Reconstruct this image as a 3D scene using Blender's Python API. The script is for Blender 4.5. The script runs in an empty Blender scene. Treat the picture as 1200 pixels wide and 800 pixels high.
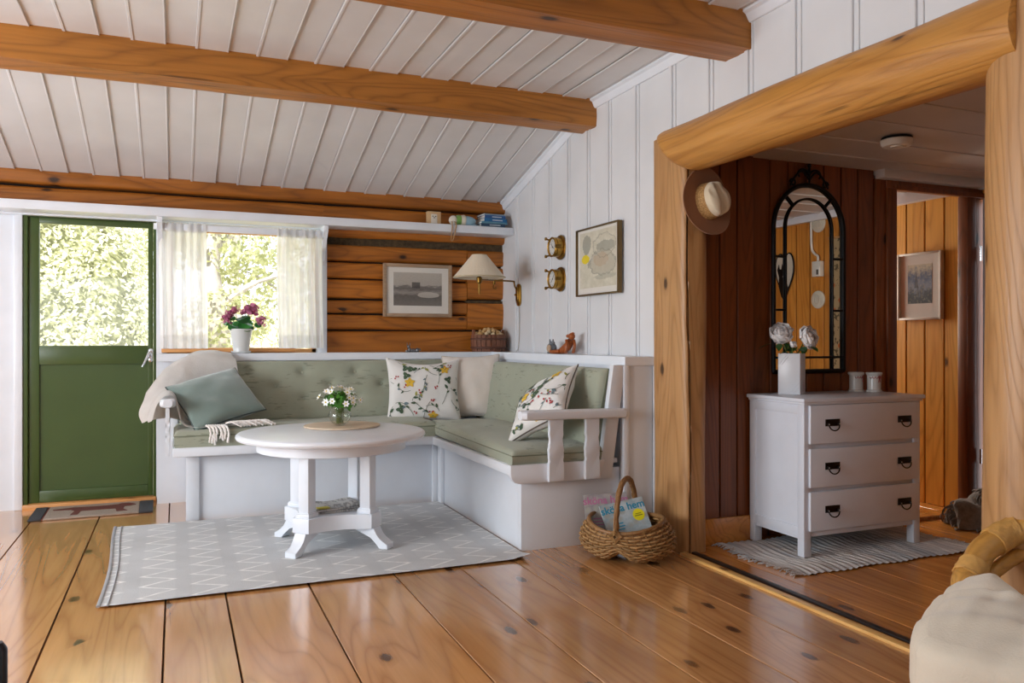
import bpy, bmesh, math, random
from mathutils import Vector, Matrix, Euler, noise
R = math.radians
COL = bpy.context.scene.collection
rnd = random.Random(7)

# ------------------------------------------------------------------ colours and materials
def lin(h):
    h = h.lstrip('#')
    v = [int(h[i:i+2], 16) / 255 for i in (0, 2, 4)]
    return tuple(c / 12.92 if c <= .04045 else ((c + .055) / 1.055) ** 2.4 for c in v) + (1,)

class NT:
    def __init__(s, name):
        s.m = bpy.data.materials.new(name); s.m.use_nodes = True
        s.t = s.m.node_tree; s.t.nodes.clear()
        s.out = s.n('ShaderNodeOutputMaterial')
    def n(s, t, **k):
        x = s.t.nodes.new(t)
        for a, b in k.items(): setattr(x, a, b)
        return x
    def put(s, sock, v):
        if isinstance(v, bpy.types.NodeSocket): s.t.links.new(v, sock)
        else: sock.default_value = v
    def math(s, op, a, b=0, c=0):
        x = s.n('ShaderNodeMath', operation=op)
        for i, v in enumerate((a, b, c)): s.put(x.inputs[i], v)
        return x.outputs[0]
    def mix(s, f, a, b, bt='MIX'):
        x = s.n('ShaderNodeMix', data_type='RGBA', blend_type=bt)
        s.put(x.inputs[0], f); s.put(x.inputs[6], a); s.put(x.inputs[7], b)
        return x.outputs[2]
    def coords(s, kind='Object'): return s.n('ShaderNodeTexCoord').outputs[kind]
    def mapping(s, v, scale=(1,1,1), loc=(0,0,0), rot=(0,0,0)):
        x = s.n('ShaderNodeMapping'); s.put(x.inputs[0], v)
        x.inputs['Scale'].default_value = scale; s.put(x.inputs['Location'], loc); x.inputs['Rotation'].default_value = rot
        return x.outputs[0]
    def noise(s, v, scale=5, detail=3, rough=.5, dist=0):
        x = s.n('ShaderNodeTexNoise'); s.put(x.inputs['Vector'], v)
        x.inputs['Scale'].default_value = scale; x.inputs['Detail'].default_value = detail
        x.inputs['Roughness'].default_value = rough; x.inputs['Distortion'].default_value = dist
        return x.outputs[0]
    def voronoi(s, v, scale=5, feat='F1'):
        x = s.n('ShaderNodeTexVoronoi', feature=feat); s.put(x.inputs['Vector'], v); x.inputs['Scale'].default_value = scale
        return x.outputs['Distance']
    def ramp(s, f, *stops):
        x = s.n('ShaderNodeValToRGB'); s.put(x.inputs[0], f)
        e = x.color_ramp.elements
        while len(e) < len(stops): e.new(.5)
        for el, (p, c) in zip(e, stops): el.position = p; el.color = c if len(c) == 4 else c + (1,)
        return x.outputs[0]
    def sep(s, v):
        x = s.n('ShaderNodeSeparateXYZ'); s.put(x.inputs[0], v); return x.outputs
    def bump(s, h, strength=.2, dist=.01):
        x = s.n('ShaderNodeBump'); s.put(x.inputs['Height'], h)
        x.inputs['Strength'].default_value = strength; x.inputs['Distance'].default_value = dist
        return x.outputs[0]
    def bsdf(s, col, rough=.5, metal=0, normal=None, coat=0, **k):
        x = s.n('ShaderNodeBsdfPrincipled')
        s.put(x.inputs['Base Color'], col); s.put(x.inputs['Roughness'], rough); x.inputs['Metallic'].default_value = metal
        if normal is not None: s.put(x.inputs['Normal'], normal)
        x.inputs['Coat Weight'].default_value = coat; x.inputs['Coat Roughness'].default_value = .12
        for a, b in k.items(): s.put(x.inputs[a], b)
        s.t.links.new(x.outputs[0], s.out.inputs[0])
        return x

def plain(name, h, rough=.5, metal=0, var=.08, scale=12, bump=0, **k):
    t = NT(name); v = t.coords()
    n = t.noise(v, scale, 3)
    c = lin(h); lo = tuple(x * (1 - var) for x in c[:3]); hi = tuple(min(1, x * (1 + var)) for x in c[:3])
    col = t.ramp(n, (.3, lo), (.7, hi))
    t.bsdf(col, rough, metal, t.bump(t.noise(v, scale * 8, 2), bump) if bump else None, **k)
    return t.m

def wood(name, light, dark, axis='Y', scale=1.0, knots=.5, rough=.45, tone=.25, coat=0, bump=.15, crack=.35, ring=1.0):
    """grain runs along axis; every board (mesh island) gets its own tone and its own piece of grain"""
    t = NT(name); v = t.coords()
    isl = t.n('ShaderNodeNewGeometry').outputs['Random Per Island']
    orn = t.n('ShaderNodeObjectInfo').outputs['Random']
    r = t.math('FRACT', t.math('ADD', isl, orn))
    off = t.n('ShaderNodeCombineXYZ')
    for i, k in enumerate((137.1, 73.3, 91.7)): t.put(off.inputs[i], t.math('MULTIPLY', r, k))
    i = 'XYZ'.index(axis)
    sc = [9 * scale] * 3; sc[i] = .9 * scale
    g = t.mapping(v, tuple(sc), off.outputs[0])
    g1 = t.noise(g, 1.3, 4, .55, .8 * ring)
    sf = [75 * scale] * 3; sf[i] = 3 * scale
    fine = t.noise(t.mapping(v, tuple(sf), off.outputs[0]), 1.0, 3, .6)
    sm = t.noise(t.mapping(v, tuple(x * .5 for x in sc), off.outputs[0]), 1.0, 2.0, .4, .5)
    cont = t.math('PINGPONG', t.math('MULTIPLY', sm, 34 * ring), 1.0)
    cont = t.math('POWER', cont, 3.0)
    f = t.math('ADD', t.math('MULTIPLY', g1, .6), t.math('MULTIPLY', fine, .4))
    L, D = lin(light), lin(dark)
    mx_ = lambda k: tuple((a * k + b * (1 - k)) for a, b in zip(L, D))
    col = t.ramp(f, (.32, mx_(.45)), (.48, mx_(.8)), (.64, L))
    col = t.mix(t.math('MULTIPLY', cont, .55), col, mx_(.12), 'MIX')
    f = t.math('SUBTRACT', f, t.math('MULTIPLY', cont, .2))
    # tone per board
    tn = t.math('ADD', 1 - tone / 2, t.math('MULTIPLY', r, tone))
    cc = t.n('ShaderNodeCombineColor')
    for q in range(3): t.put(cc.inputs[q], tn)
    col = t.mix(1.0, col, cc.outputs[0], 'MULTIPLY')
    if knots > 0:
        sk = [9.5 * scale] * 3; sk[i] = 4.6 * scale
        vo = t.n('ShaderNodeTexVoronoi', voronoi_dimensions='2D'); xyz = t.sep(v); o1, o2 = [q for q in range(3) if q != i]; cv_ = t.n('ShaderNodeCombineXYZ')
        t.put(cv_.inputs[0], t.math('ADD', t.math('MULTIPLY', xyz[i], sk[i]), t.math('MULTIPLY', r, 37.3))); t.put(cv_.inputs[1], t.math('ADD', t.math('MULTIPLY', t.math('ADD', xyz[o1], xyz[o2]), sk[o1]), t.math('MULTIPLY', r, 71.9)))
        t.put(vo.inputs['Vector'], cv_.outputs[0]); vo.inputs['Scale'].default_value = 1.0
        pick = t.math('LESS_THAN', t.sep(vo.outputs['Color'])[0], .03 + .13 * knots)
        kd = t.math('ADD', vo.outputs['Distance'], t.math('MULTIPLY', t.math('SUBTRACT', fine, .5), .16))
        kn = t.math('MULTIPLY', t.ramp(kd, (.08, (1, 1, 1)), (.17, (0, 0, 0))), pick)
        halo = t.math('MULTIPLY', t.ramp(kd, (.12, (1, 1, 1)), (.36, (0, 0, 0))), pick)
        col = t.mix(t.math('MULTIPLY', halo, .4), col, D)
        col = t.mix(t.math('MULTIPLY', kn, .92), col, tuple(x * .16 for x in D[:3]) + (1,))
    if crack > 0:
        sx = [16 * scale] * 3; sx[i] = .55 * scale
        ck = t.noise(t.mapping(v, tuple(sx), off.outputs[0]), 1.0, 4, .55, .4)
        ck = t.ramp(ck, (.285, (1, 1, 1)), (.315, (0, 0, 0)))
        col = t.mix(t.math('MULTIPLY', ck, crack), col, tuple(x * .2 for x in D[:3]) + (1,))
    t.bsdf(col, rough, 0, t.bump(f, bump, .01), coat)
    return t.m

def fabric(name, h, weave=260, rough=.9, var=.12, dash=None, bump=.35, sheen=.3, spot=3):
    t = NT(name); v = t.coords()
    c = lin(h)
    n = t.noise(v, spot, 4, .6)
    col = t.ramp(n, (.3, tuple(x * (1 - var) for x in c[:3])), (.7, tuple(min(1, x * (1 + var)) for x in c[:3])))
    if dash:
        d = t.noise(t.mapping(v, (14, 14, 80)), 1.0, 2, .5)
        d = t.ramp(d, (.60, (0, 0, 0)), (.64, (1, 1, 1)))
        e = t.noise(t.mapping(v, (6, 6, 9)), 1.0, 1); e = t.ramp(e, (.5, (0, 0, 0)), (.56, (1, 1, 1)))
        m = t.math('MULTIPLY', t.math('MULTIPLY', d, e), .55)
        col = t.mix(m, col, lin(dash))
    w = t.noise(v, weave, 2)
    b = t.math('ADD', t.math('MULTIPLY', w, .4), t.math('MULTIPLY', t.noise(v, 9, 3), .6))
    t.bsdf(col, rough, 0, t.bump(b, bump, .012), **{'Sheen Weight': sheen})
    return t.m

def glass_pane(name, refl=.06, tint=(1, 1, 1, 1)):
    t = NT(name)
    tr = t.n('ShaderNodeBsdfTransparent'); tr.inputs[0].default_value = tint
    gl = t.n('ShaderNodeBsdfGlossy'); gl.inputs['Roughness'].default_value = .02
    lw = t.n('ShaderNodeLayerWeight'); lw.inputs[0].default_value = .5; fr = t.math('ADD', .04, t.math('MULTIPLY', t.math('POWER', lw.outputs['Facing'], 4.0), .5))
    mx = t.n('ShaderNodeMixShader'); t.put(mx.inputs[0], t.math('MULTIPLY', fr, refl / .04))
    t.put(mx.inputs[1], tr.outputs[0]); t.put(mx.inputs[2], gl.outputs[0])
    t.t.links.new(mx.outputs[0], t.out.inputs[0]); return t.m

def sheer(name, h, trans=.25, tl=.6):
    t = NT(name); v = t.coords()
    w = t.noise(t.mapping(v, (60, 60, 3)), 1, 2)
    c = lin(h)
    col = t.ramp(w, (.3, tuple(x * .88 for x in c[:3])), (.7, c))
    d = t.n('ShaderNodeBsdfDiffuse'); t.put(d.inputs[0], col)
    l = t.n('ShaderNodeBsdfTranslucent'); t.put(l.inputs[0], col)
    m1 = t.n('ShaderNodeMixShader'); m1.inputs[0].default_value = tl; t.put(m1.inputs[1], d.outputs[0]); t.put(m1.inputs[2], l.outputs[0])
    tr = t.n('ShaderNodeBsdfTransparent')
    m2 = t.n('ShaderNodeMixShader'); m2.inputs[0].default_value = trans; t.put(m2.inputs[1], m1.outputs[0]); t.put(m2.inputs[2], tr.outputs[0])
    t.t.links.new(m2.outputs[0], t.out.inputs[0]); return t.m

def leafmat(name, a, b, tl=.35, rough=.5):
    t = NT(name)
    isl = t.n('ShaderNodeNewGeometry').outputs['Random Per Island']
    col = t.ramp(isl, (0, lin(a)), (1, lin(b)))
    p = t.n('ShaderNodeBsdfPrincipled'); t.put(p.inputs['Base Color'], col); p.inputs['Roughness'].default_value = rough
    l = t.n('ShaderNodeBsdfTranslucent'); t.put(l.inputs[0], col)
    m = t.n('ShaderNodeMixShader'); m.inputs[0].default_value = tl; t.put(m.inputs[1], p.outputs[0]); t.put(m.inputs[2], l.outputs[0])
    t.t.links.new(m.outputs[0], t.out.inputs[0]); return t.m

# ------------------------------------------------------------------ mesh building
def frame_from(z, x=(1, 0, 0)):
    z = Vector(z).normalized(); x = Vector(x)
    if abs(z.dot(x.normalized())) > .95: x = Vector((0, 1, 0))
    y = z.cross(x).normalized(); x = y.cross(z)
    return Matrix((x, y, z)).transposed()

def mat(loc=(0, 0, 0), rot=None):
    m = rot.to_4x4() if rot is not None else Matrix.Identity(4)
    return Matrix.Translation(loc) @ m

def rotz(a): return Matrix.Rotation(a, 3, 'Z')

class MB:
    def __init__(s): s.bm = bmesh.new()
    def _mi(s, faces, mi):
        for f in faces: f.material_index = mi
    def box(s, x0, x1, y0, y1, z0, z1, bev=0, mi=0, M=None, seg=2):
        vs = [s.bm.verts.new((x, y, z)) for x in (x0, x1) for y in (y0, y1) for z in (z0, z1)]
        if M is not None:
            for v in vs: v.co = M @ v.co
        q = ((0,1,3,2),(4,6,7,5),(0,4,5,1),(2,3,7,6),(0,2,6,4),(1,5,7,3))
        fs = [s.bm.faces.new([vs[i] for i in k]) for k in q]
        s._mi(fs, mi)
        if bev > 0:
            es = list({e for f in fs for e in f.edges})
            r = bmesh.ops.bevel(s.bm, geom=es, offset=bev, segments=seg, profile=.5, affect='EDGES')
            s._mi(r['faces'], mi)
        return s
    def grid(s, fn, nu, nv, cu=False, cv=False, mi=0, flip=False):
        U = nu if cu else nu + 1; V = nv if cv else nv + 1
        vs = [[s.bm.verts.new(fn(i / nu, j / nv)) for j in range(V)] for i in range(U)]
        for i in range(nu):
            for j in range(nv):
                k = [vs[i][j], vs[(i+1) % U][j], vs[(i+1) % U][(j+1) % V], vs[i][(j+1) % V]]
                if flip: k.reverse()
                try:
                    f = s.bm.faces.new(k); f.material_index = mi
                except ValueError: pass
        return vs
    def tube(s, pts, r, n=8, closed=False, cap=True, mi=0, flat=1.0, up=None):
        pts = [Vector(p) for p in pts]; N = len(pts)
        rr = r if isinstance(r, (list, tuple)) else [r] * N
        rings = []; ux = None
        for i, p in enumerate(pts):
            a = pts[(i - 1) % N] if closed or i > 0 else p
            b = pts[(i + 1) % N] if closed or i < N - 1 else p
            t = (b - a)
            t = t.normalized() if t.length > 1e-9 else Vector((0, 0, 1))
            if ux is None:
                ux = Vector(up) if up else (Vector((0, 0, 1)) if abs(t.z) < .9 else Vector((1, 0, 0)))
            ux = (ux - t * ux.dot(t))
            ux = ux.normalized() if ux.length > 1e-6 else t.orthogonal().normalized()
            uy = t.cross(ux)
            rings.append([s.bm.verts.new(p + (ux * math.cos(2*math.pi*k/n) * flat + uy * math.sin(2*math.pi*k/n)) * rr[i]) for k in range(n)])
        for i in range(N if closed else N - 1):
            A, B = rings[i], rings[(i + 1) % N]
            for k in range(n):
                f = s.bm.faces.new((A[k], A[(k+1) % n], B[(k+1) % n], B[k])); f.material_index = mi
        if cap and not closed:
            for q in (list(reversed(rings[0])), rings[-1]):
                f = s.bm.faces.new(q); f.material_index = mi
        return s
    def lathe(s, prof, M=None, n=24, mi=0, a0=0, a1=2*math.pi, fn=None):
        full = abs(a1 - a0 - 2*math.pi) < 1e-6
        M = M or Matrix.Identity(4)
        rings = []
        for (r, z) in prof:
            if r < 1e-6: rings.append([s.bm.verts.new(M @ Vector((0, 0, z)))]); continue
            ring = []
            for k in range(n if full else n + 1):
                a = a0 + (a1 - a0) * k / n
                q = r * (fn(a, z) if fn else 1)
                ring.append(s.bm.verts.new(M @ Vector((q * math.cos(a), q * math.sin(a), z))))
            rings.append(ring)
        for A, B in zip(rings, rings[1:]):
            for k in range(n):
                k2 = (k + 1) % n if full else k + 1
                if len(A) == 1 and len(B) == 1: break
                if len(A) == 1: q = (A[0], B[k2], B[k])
                elif len(B) == 1: q = (A[k], A[k2], B[0])
                else: q = (A[k], A[k2], B[k2], B[k])
                try:
                    f = s.bm.faces.new(q); f.material_index = mi
                except ValueError: pass
        return s
    def prism(s, poly, d, M=None, mi=0, bev=0):
        """poly: (x,y) list; extruded along local z from 0 to d"""
        M = M or Matrix.Identity(4)
        A = [s.bm.verts.new(M @ Vector((x, y, 0))) for x, y in poly]
        B = [s.bm.verts.new(M @ Vector((x, y, d))) for x, y in poly]
        fs = [s.bm.faces.new(list(reversed(A))), s.bm.faces.new(B)]
        for i in range(len(A)):
            j = (i + 1) % len(A)
            fs.append(s.bm.faces.new((A[i], A[j], B[j], B[i])))
        s._mi(fs, mi)
        if bev > 0:
            es = list({e for f in fs[:2] for e in f.edges})
            r = bmesh.ops.bevel(s.bm, geom=es, offset=bev, segments=2, profile=.5, affect='EDGES'); s._mi(r['faces'], mi)
        return s
    def flat(s, pts, mi=0):
        f = s.bm.faces.new([s.bm.verts.new(p) for p in pts]); f.material_index = mi; return s
    def fan(s, c, ring, mi=0):
        c = s.bm.verts.new(c); rv = [s.bm.verts.new(p) for p in ring]
        for i in range(len(rv)):
            f = s.bm.faces.new((c, rv[i], rv[(i+1) % len(rv)])); f.material_index = mi
        return s
    def sphere(s, c, r, n=12, mi=0, M3=None):
        rr = (r, r, r) if not isinstance(r, (tuple, list)) else r
        M = mat(c, M3) @ Matrix.Diagonal((*rr, 1))
        k = max(4, n // 2)
        s.lathe([(math.sin(math.pi*i/k) if 0 < i < k else 0, -math.cos(math.pi*i/k)) for i in range(k + 1)], M, n, mi)
        return s
    def jitter(s, amp, freq=3, seed=0):
        for v in s.bm.verts:
            p = v.co * freq + Vector((seed, seed * 1.7, -seed))
            v.co += Vector((noise.noise(p), noise.noise(p + Vector((9, 0, 0))), noise.noise(p + Vector((0, 9, 0))))) * amp
        return s
    def text(s, string, size, M, mi=0, align='CENTER', bold=0):
        cu = bpy.data.curves.new('lettering', 'FONT'); cu.body = string; cu.size = size; cu.align_x = align; cu.align_y = 'CENTER'; cu.offset = bold
        ob = bpy.data.objects.new('lettering', cu); COL.objects.link(ob)
        dg = bpy.context.evaluated_depsgraph_get(); dg.update()
        me = bpy.data.meshes.new_from_object(ob.evaluated_get(dg))
        vs = [s.bm.verts.new(M @ v.co) for v in me.vertices]
        for p in me.polygons:
            try:
                f = s.bm.faces.new([vs[i] for i in p.vertices]); f.material_index = mi
            except ValueError: pass
        bpy.data.objects.remove(ob); bpy.data.curves.remove(cu); bpy.data.meshes.remove(me)
        return s

WL = {}
def wloc(o):
    return WL.get(o.name, Vector((0, 0, 0)))
def build(name, mb, mats, parent=None, loc=None, smooth=40):
    bm = mb.bm
    off = Vector(loc) if loc is not None else (wloc(parent) if parent else Vector((0, 0, 0)))
    bmesh.ops.recalc_face_normals(bm, faces=bm.faces)
    for v in bm.verts: v.co -= off
    me = bpy.data.meshes.new(name); bm.to_mesh(me); bm.free()
    for m in (mats if isinstance(mats, (list, tuple)) else [mats]): me.materials.append(m)
    if smooth:
        me.polygons.foreach_set('use_smooth', [True] * len(me.polygons))
        if smooth < 180: me.set_sharp_from_angle(angle=R(smooth))
    o = bpy.data.objects.new(name, me); COL.objects.link(o)
    if parent: o.parent = parent
    elif loc is not None: o.location = loc
    WL[o.name] = off
    return o
def tag(o, label, cat, group=None):
    o['label'] = label; o['category'] = cat
    if group: o['group'] = group
    return o
def thing(name, label, cat, loc=(0, 0, 0), group=None):
    o = bpy.data.objects.new(name, None); COL.objects.link(o); o.location = loc; o.empty_display_size = .1
    WL[o.name] = Vector(loc)
    return tag(o, label, cat, group)
def root(name, loc=(0, 0, 0)):
    o = bpy.data.objects.new(name, None); COL.objects.link(o); o.location = loc; WL[o.name] = Vector(loc)
    o['kind'] = 'structure'; return o
def struct(name, mb, mats, parent=None, smooth=40):
    o = build(name, mb, mats, parent, None, smooth)
    if not parent: o['kind'] = 'structure'
    return o
def part(name, mb, mats, parent, label=None, smooth=40):
    o = build(name, mb, mats, parent, None, smooth)
    if label: o['label'] = label
    return o
def solo(name, mb, mats, label, cat, loc, group=None, smooth=40):
    return tag(build(name, mb, mats, None, loc, smooth), label, cat, group)
def dup(src, loc, rot=None, label=None):
    """copy of a thing with copies of its parts and sub-parts"""
    r = src.copy(); COL.objects.link(r); r.location = loc
    if rot is not None: r.rotation_euler = rot
    if label: r['label'] = label
    WL[r.name] = Vector(loc)
    for ch in list(src.children):
        c = ch.copy(); COL.objects.link(c); c.parent = r
        for g in list(ch.children):
            d = g.copy(); COL.objects.link(d); d.parent = c
    return r
def arc(c, r, a0, a1, n, plane='XZ', r2=None):
    out = []
    for i in range(n + 1):
        a = a0 + (a1 - a0) * i / n; p, q = r * math.cos(a), (r2 or r) * math.sin(a)
        out.append(Vector(c) + Vector({'XZ': (p, 0, q), 'YZ': (0, p, q), 'XY': (p, q, 0)}[plane]))
    return out
def catmull(P, n=6):
    P = [Vector(p) for p in P]; out = []
    for i in range(len(P) - 1):
        a, b, c, d = P[max(i-1, 0)], P[i], P[i+1], P[min(i+2, len(P)-1)]
        for k in range(n):
            t = k / n
            out.append(.5 * ((2*b) + (c-a)*t + (2*a-5*b+4*c-d)*t*t + (3*b-a-3*c+d)*t**3))
    out.append(P[-1]); return out
def surf(rows, nu=6, nv=6):
    """smooth surface points through rows of control points"""
    cols = [catmull(r, nv) for r in rows]
    lines = [catmull([c[j] for c in cols], nu) for j in range(len(cols[0]))]
    return [[lines[j][i] for j in range(len(lines))] for i in range(len(lines[0]))]
def sheet(mb, rows, nu=6, nv=6, mi=0, thick=0, wob=0):
    g = surf(rows, nu, nv); nu, nv = len(g) - 1, len(g[0]) - 1
    def f(u, v):
        p = g[round(u * nu)][round(v * nv)].copy()
        if wob: p += Vector((noise.noise(p * 12), noise.noise(p * 12 + Vector((5, 0, 0))), noise.noise(p * 12 + Vector((0, 5, 0))))) * wob
        return p
    vs = mb.grid(f, nu, nv, mi=mi)
    if thick:
        fs = [fc for fc in mb.bm.faces if all(v in set(x for r in vs for x in r) for v in fc.verts)]
        bmesh.ops.solidify(mb.bm, geom=fs, thickness=thick)
    return vs
def puff(mb, c, size, rot=None, e=.18, n=14, noise_amp=.004, seed=0, sag=0, M=None, k=7.0):
    """soft box cushion: superellipsoid-like block"""
    M = M or mat(c, rot)
    sx, sy, sz = (x / 2 for x in size)
    def sh(p):
        x, y, z = p
        L = max(abs(x), abs(y), abs(z))
        # rounded cube
        q = Vector((x, y, z))
        d = (abs(q.x) ** k + abs(q.y) ** k + abs(q.z) ** k) ** (1 / k)
        q /= d
        bx = 1 + e * .25 * (1 - q.x * q.x) * (1 - q.y * q.y)
        w = Vector((q.x * sx, q.y * sy, q.z * sz * bx))
        nn = noise.noise(Vector((w.x * 7 + seed, w.y * 7, w.z * 7))) * noise_amp
        w += Vector((q.x * .3, q.y * .3, q.z)) * nn
        return M @ w
    mx = max(size)
    for a, sg in ((0, -1), (0, 1), (1, -1), (1, 1), (2, -1), (2, 1)):
        o = [i for i in range(3) if i != a]
        nu = max(4, int(n * size[o[0]] / mx)); nv = max(4, int(n * size[o[1]] / mx))
        def fn(u, v, a=a, sg=sg, o=o):
            p = [0, 0, 0]; p[a] = sg
            p[o[0]] = math.tan((u * 2 - 1) * .785) * 1.0; p[o[1]] = math.tan((v * 2 - 1) * .785)
            return sh(p)
        mb.grid(fn, nu, nv)
    bmesh.ops.remove_doubles(mb.bm, verts=mb.bm.verts, dist=1e-4)
    return mb
# ------------------------------------------------------------------ materials
M = {}
M['floor'] = wood('pine_floor', '#d29a60', '#965c2c', 'Y', .8, .85, .2, .18, coat=1.0, bump=.03, crack=.4)
M['hallfloor'] = wood('hall_pine_floor', '#cf8a40', '#8a4c18', 'Y', .8, .7, .2, .2, coat=.35, bump=.06, crack=.25)
M['log'] = wood('old_log', '#b46c20', '#5c300a', 'X', 1.0, .5, .5, .3, bump=.5, crack=.95)
M['beam'] = wood('beam_wood', '#bd7c30', '#70410f', 'X', .8, .7, .45, .15, bump=.35, crack=.7)
M['lintel'] = wood('peeled_log', '#cf954a', '#91591f', 'Y', 1.0, .35, .4, .1, bump=.35, crack=.55)
M['post'] = wood('post_wood', '#c29562', '#8c5f32', 'Z', 1.0, .5, .42, .1, bump=.3, crack=.5)
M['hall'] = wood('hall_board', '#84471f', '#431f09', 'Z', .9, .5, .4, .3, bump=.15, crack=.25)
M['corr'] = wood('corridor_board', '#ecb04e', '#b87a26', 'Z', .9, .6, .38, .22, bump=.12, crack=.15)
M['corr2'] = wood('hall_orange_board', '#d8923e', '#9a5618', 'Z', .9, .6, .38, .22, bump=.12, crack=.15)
M['sillwood'] = wood('sill_pine', '#d79a5c', '#b06f35', 'X', 1, .2, .4, .1, crack=.1)
M['panel'] = plain('white_panel', '#d9dbde', .42, 0, .035, 3, .03)
M['ceil'] = plain('white_ceiling', '#d9d9da', .45, 0, .05, 3, .03)
M['hallceil'] = plain('hall_ceiling', '#c4bebb', .45, 0, .05, 3, .03)
M['white'] = plain('white_paint', '#e4eaf2', .3, 0, .03, 6, .02)
M['bench'] = plain('bench_paint', '#dce1e8', .32, 0, .03, 6, .02)
M['dark'] = plain('gap_dark', '#15100b', .9)
M['moss'] = plain('moss_caulk', '#4a3c28', .95, 0, .5, 40, .5)
M['green'] = plain('green_paint', '#43562a', .32, 0, .06, 4, .02)
M['chrome'] = plain('chrome', '#d8d8da', .16, 1, .02)
M['pane'] = glass_pane('window_glass')
M['black'] = plain('black_iron', '#141212', .45, .6, .1)
M['brass'] = plain('brass', '#a8823c', .28, 1, .12, 20)
M['oldbrass'] = plain('old_brass', '#7d5e2c', .35, 1, .2, 20)

W, YB = 2.35, 5.80
# ------------------------------------------------------------------ floor
def boards_floor(name, xs, y0, y1, m, z=0.0):
    mb = MB(); g = .0022
    for a, b in zip(xs, xs[1:]):
        n = 2
        mb.box(a + g, b - g, y0, y1, z - .03, z, .002, seg=1)
    mb.box(xs[0], xs[-1], y0, y1, z - .05, z - .02, mi=1)
    return struct(name, mb, [m, M['dark']])
boards_floor('floor', [-3.3, -2.9, -2.5, -2.12, -1.78, -1.44, -1.12, -.785, -.425, -.04, .19, .53, .91, 1.22, 1.5, 1.78, 2.05, 2.345], -2.7, 5.9, M['floor'])
boards_floor('floor_hall', [2.345, 2.5, 2.74, 2.98, 3.2, 3.45, 3.68, 3.92, 4.15, 4.38, 4.7], .5, 5.9, M['hallfloor'])
mb = MB(); mb.box(2.295, 2.335, 1.3, 3.34, -.005, .012, .004); struct('trim_1', mb, wood('threshold_pine', '#ecc078', '#cc9448', 'Y', 1, .1, .35, .1))
mb = MB(); mb.box(2.362, 2.392, 1.3, 3.34, -.005, .008, .003); struct('trim_2', mb, plain('dark_strip', '#241c1a', .4))

# ------------------------------------------------------------------ ceiling: slope from the log wall up to the first beam, then flat
ZC, YK, ZE = 2.52, 4.30, 2.105
sl = math.atan2(ZC - ZE, 5.82 - YK)
mb = MB()
xs = [-.785 + .2905 * i for i in range(-9, 11)]
xs = [x for x in xs if -3.3 < x < 2.30]
ed = [-3.3] + xs + [2.36]
for a, b in zip(ed, ed[1:]):
    mb.box(a, b, -2.7, YK, ZC, ZC + .03)
    Ms = Matrix.Translation((0, YK, ZC)) @ Matrix.Rotation(-sl, 4, 'X')
    mb.box(a, b, 0, 1.65, 0, .03, M=Ms)
for x in xs:
    for dx, w, t in ((0, .158, .007), (0, .016, .010), (.149, .010, .0085)):
        if x + w > 2.33: continue
        mb.box(x + dx, x + dx + w, -2.7, YK, ZC - t, ZC + .005, .003, seg=1)
        mb.box(x + dx, x + dx + w, 0, 1.65, -t, .005, .003, M=Ms, seg=1)
struct('ceiling', mb, M['ceil'])

# ------------------------------------------------------------------ right white wall with battens
mb = MB()
bat = [5.535, 5.24, 4.96, 4.68, 4.41, 4.145, 3.84, 3.49, 3.18, 2.896, 2.60, 2.30, 2.02, 1.73, 1.44, 1.15, .86, .57, .28, 0, -.3, -.6, -.9, -1.2, -1.5, -1.8, -2.1, -2.4]
ed = [5.95] + bat + [-2.7]
for a, b in zip(ed, ed[1:]):
    z0 = 0 if (b > 3.6 or a < 1.5) else 2.0
    if a > 3.6 > b: mb.box(W, W + .03, 3.62, a, 0, 2.6); mb.box(W, W + .03, b, 3.62, 2.0, 2.6)
    elif a > 1.5 > b: mb.box(W, W + .03, 1.5, a, 2.0, 2.6); mb.box(W, W + .03, b, 1.5, 0, 2.6)
    else: mb.box(W, W + .03, b, a, z0, 2.6)
for y in bat:
    z0 = 0 if (y > 3.6 or y < 1.45) else 2.0
    mb.box(W - .011, W + .005, y - .013, y + .013, z0, 2.55, .003, seg=1)
    mb.box(W - .007, W + .005, y - .042, y - .032, z0, 2.55, .002, seg=1)
mb.box(W + .03, W + .10, 3.64, 5.95, 0, 2.6); mb.box(W + .03, W + .10, -2.7, 3.64, 2.05, 2.6); mb.box(W + .03, W + .10, -2.7, 1.45, 0, 2.6)
struct('wall_right', mb, M['panel'])
# crown moulding following the ceiling line on the right wall
mb = MB()
def crown(mb, M4, L):
    mb.prism([(0, 0), (-.045, 0), (-.045, -.012), (-.03, -.02), (-.02, -.045), (-.012, -.055), (0, -.055)], L, M4)
def axes(x, y, z, o): return Matrix(((x[0], y[0], z[0], o[0]), (x[1], y[1], z[1], o[1]), (x[2], y[2], z[2], o[2]), (0, 0, 0, 1)))
crown(mb, axes((1,0,0), (0,0,1), (0,-1,0), (W, YK, ZC)), 7.0)
cy, cz = math.cos(sl), math.sin(sl)
crown(mb, axes((1,0,0), (0,cz,cy), (0,cy,-cz), (W, YK, ZC)), 1.62)
struct('trim_3', mb, M['white'])

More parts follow.
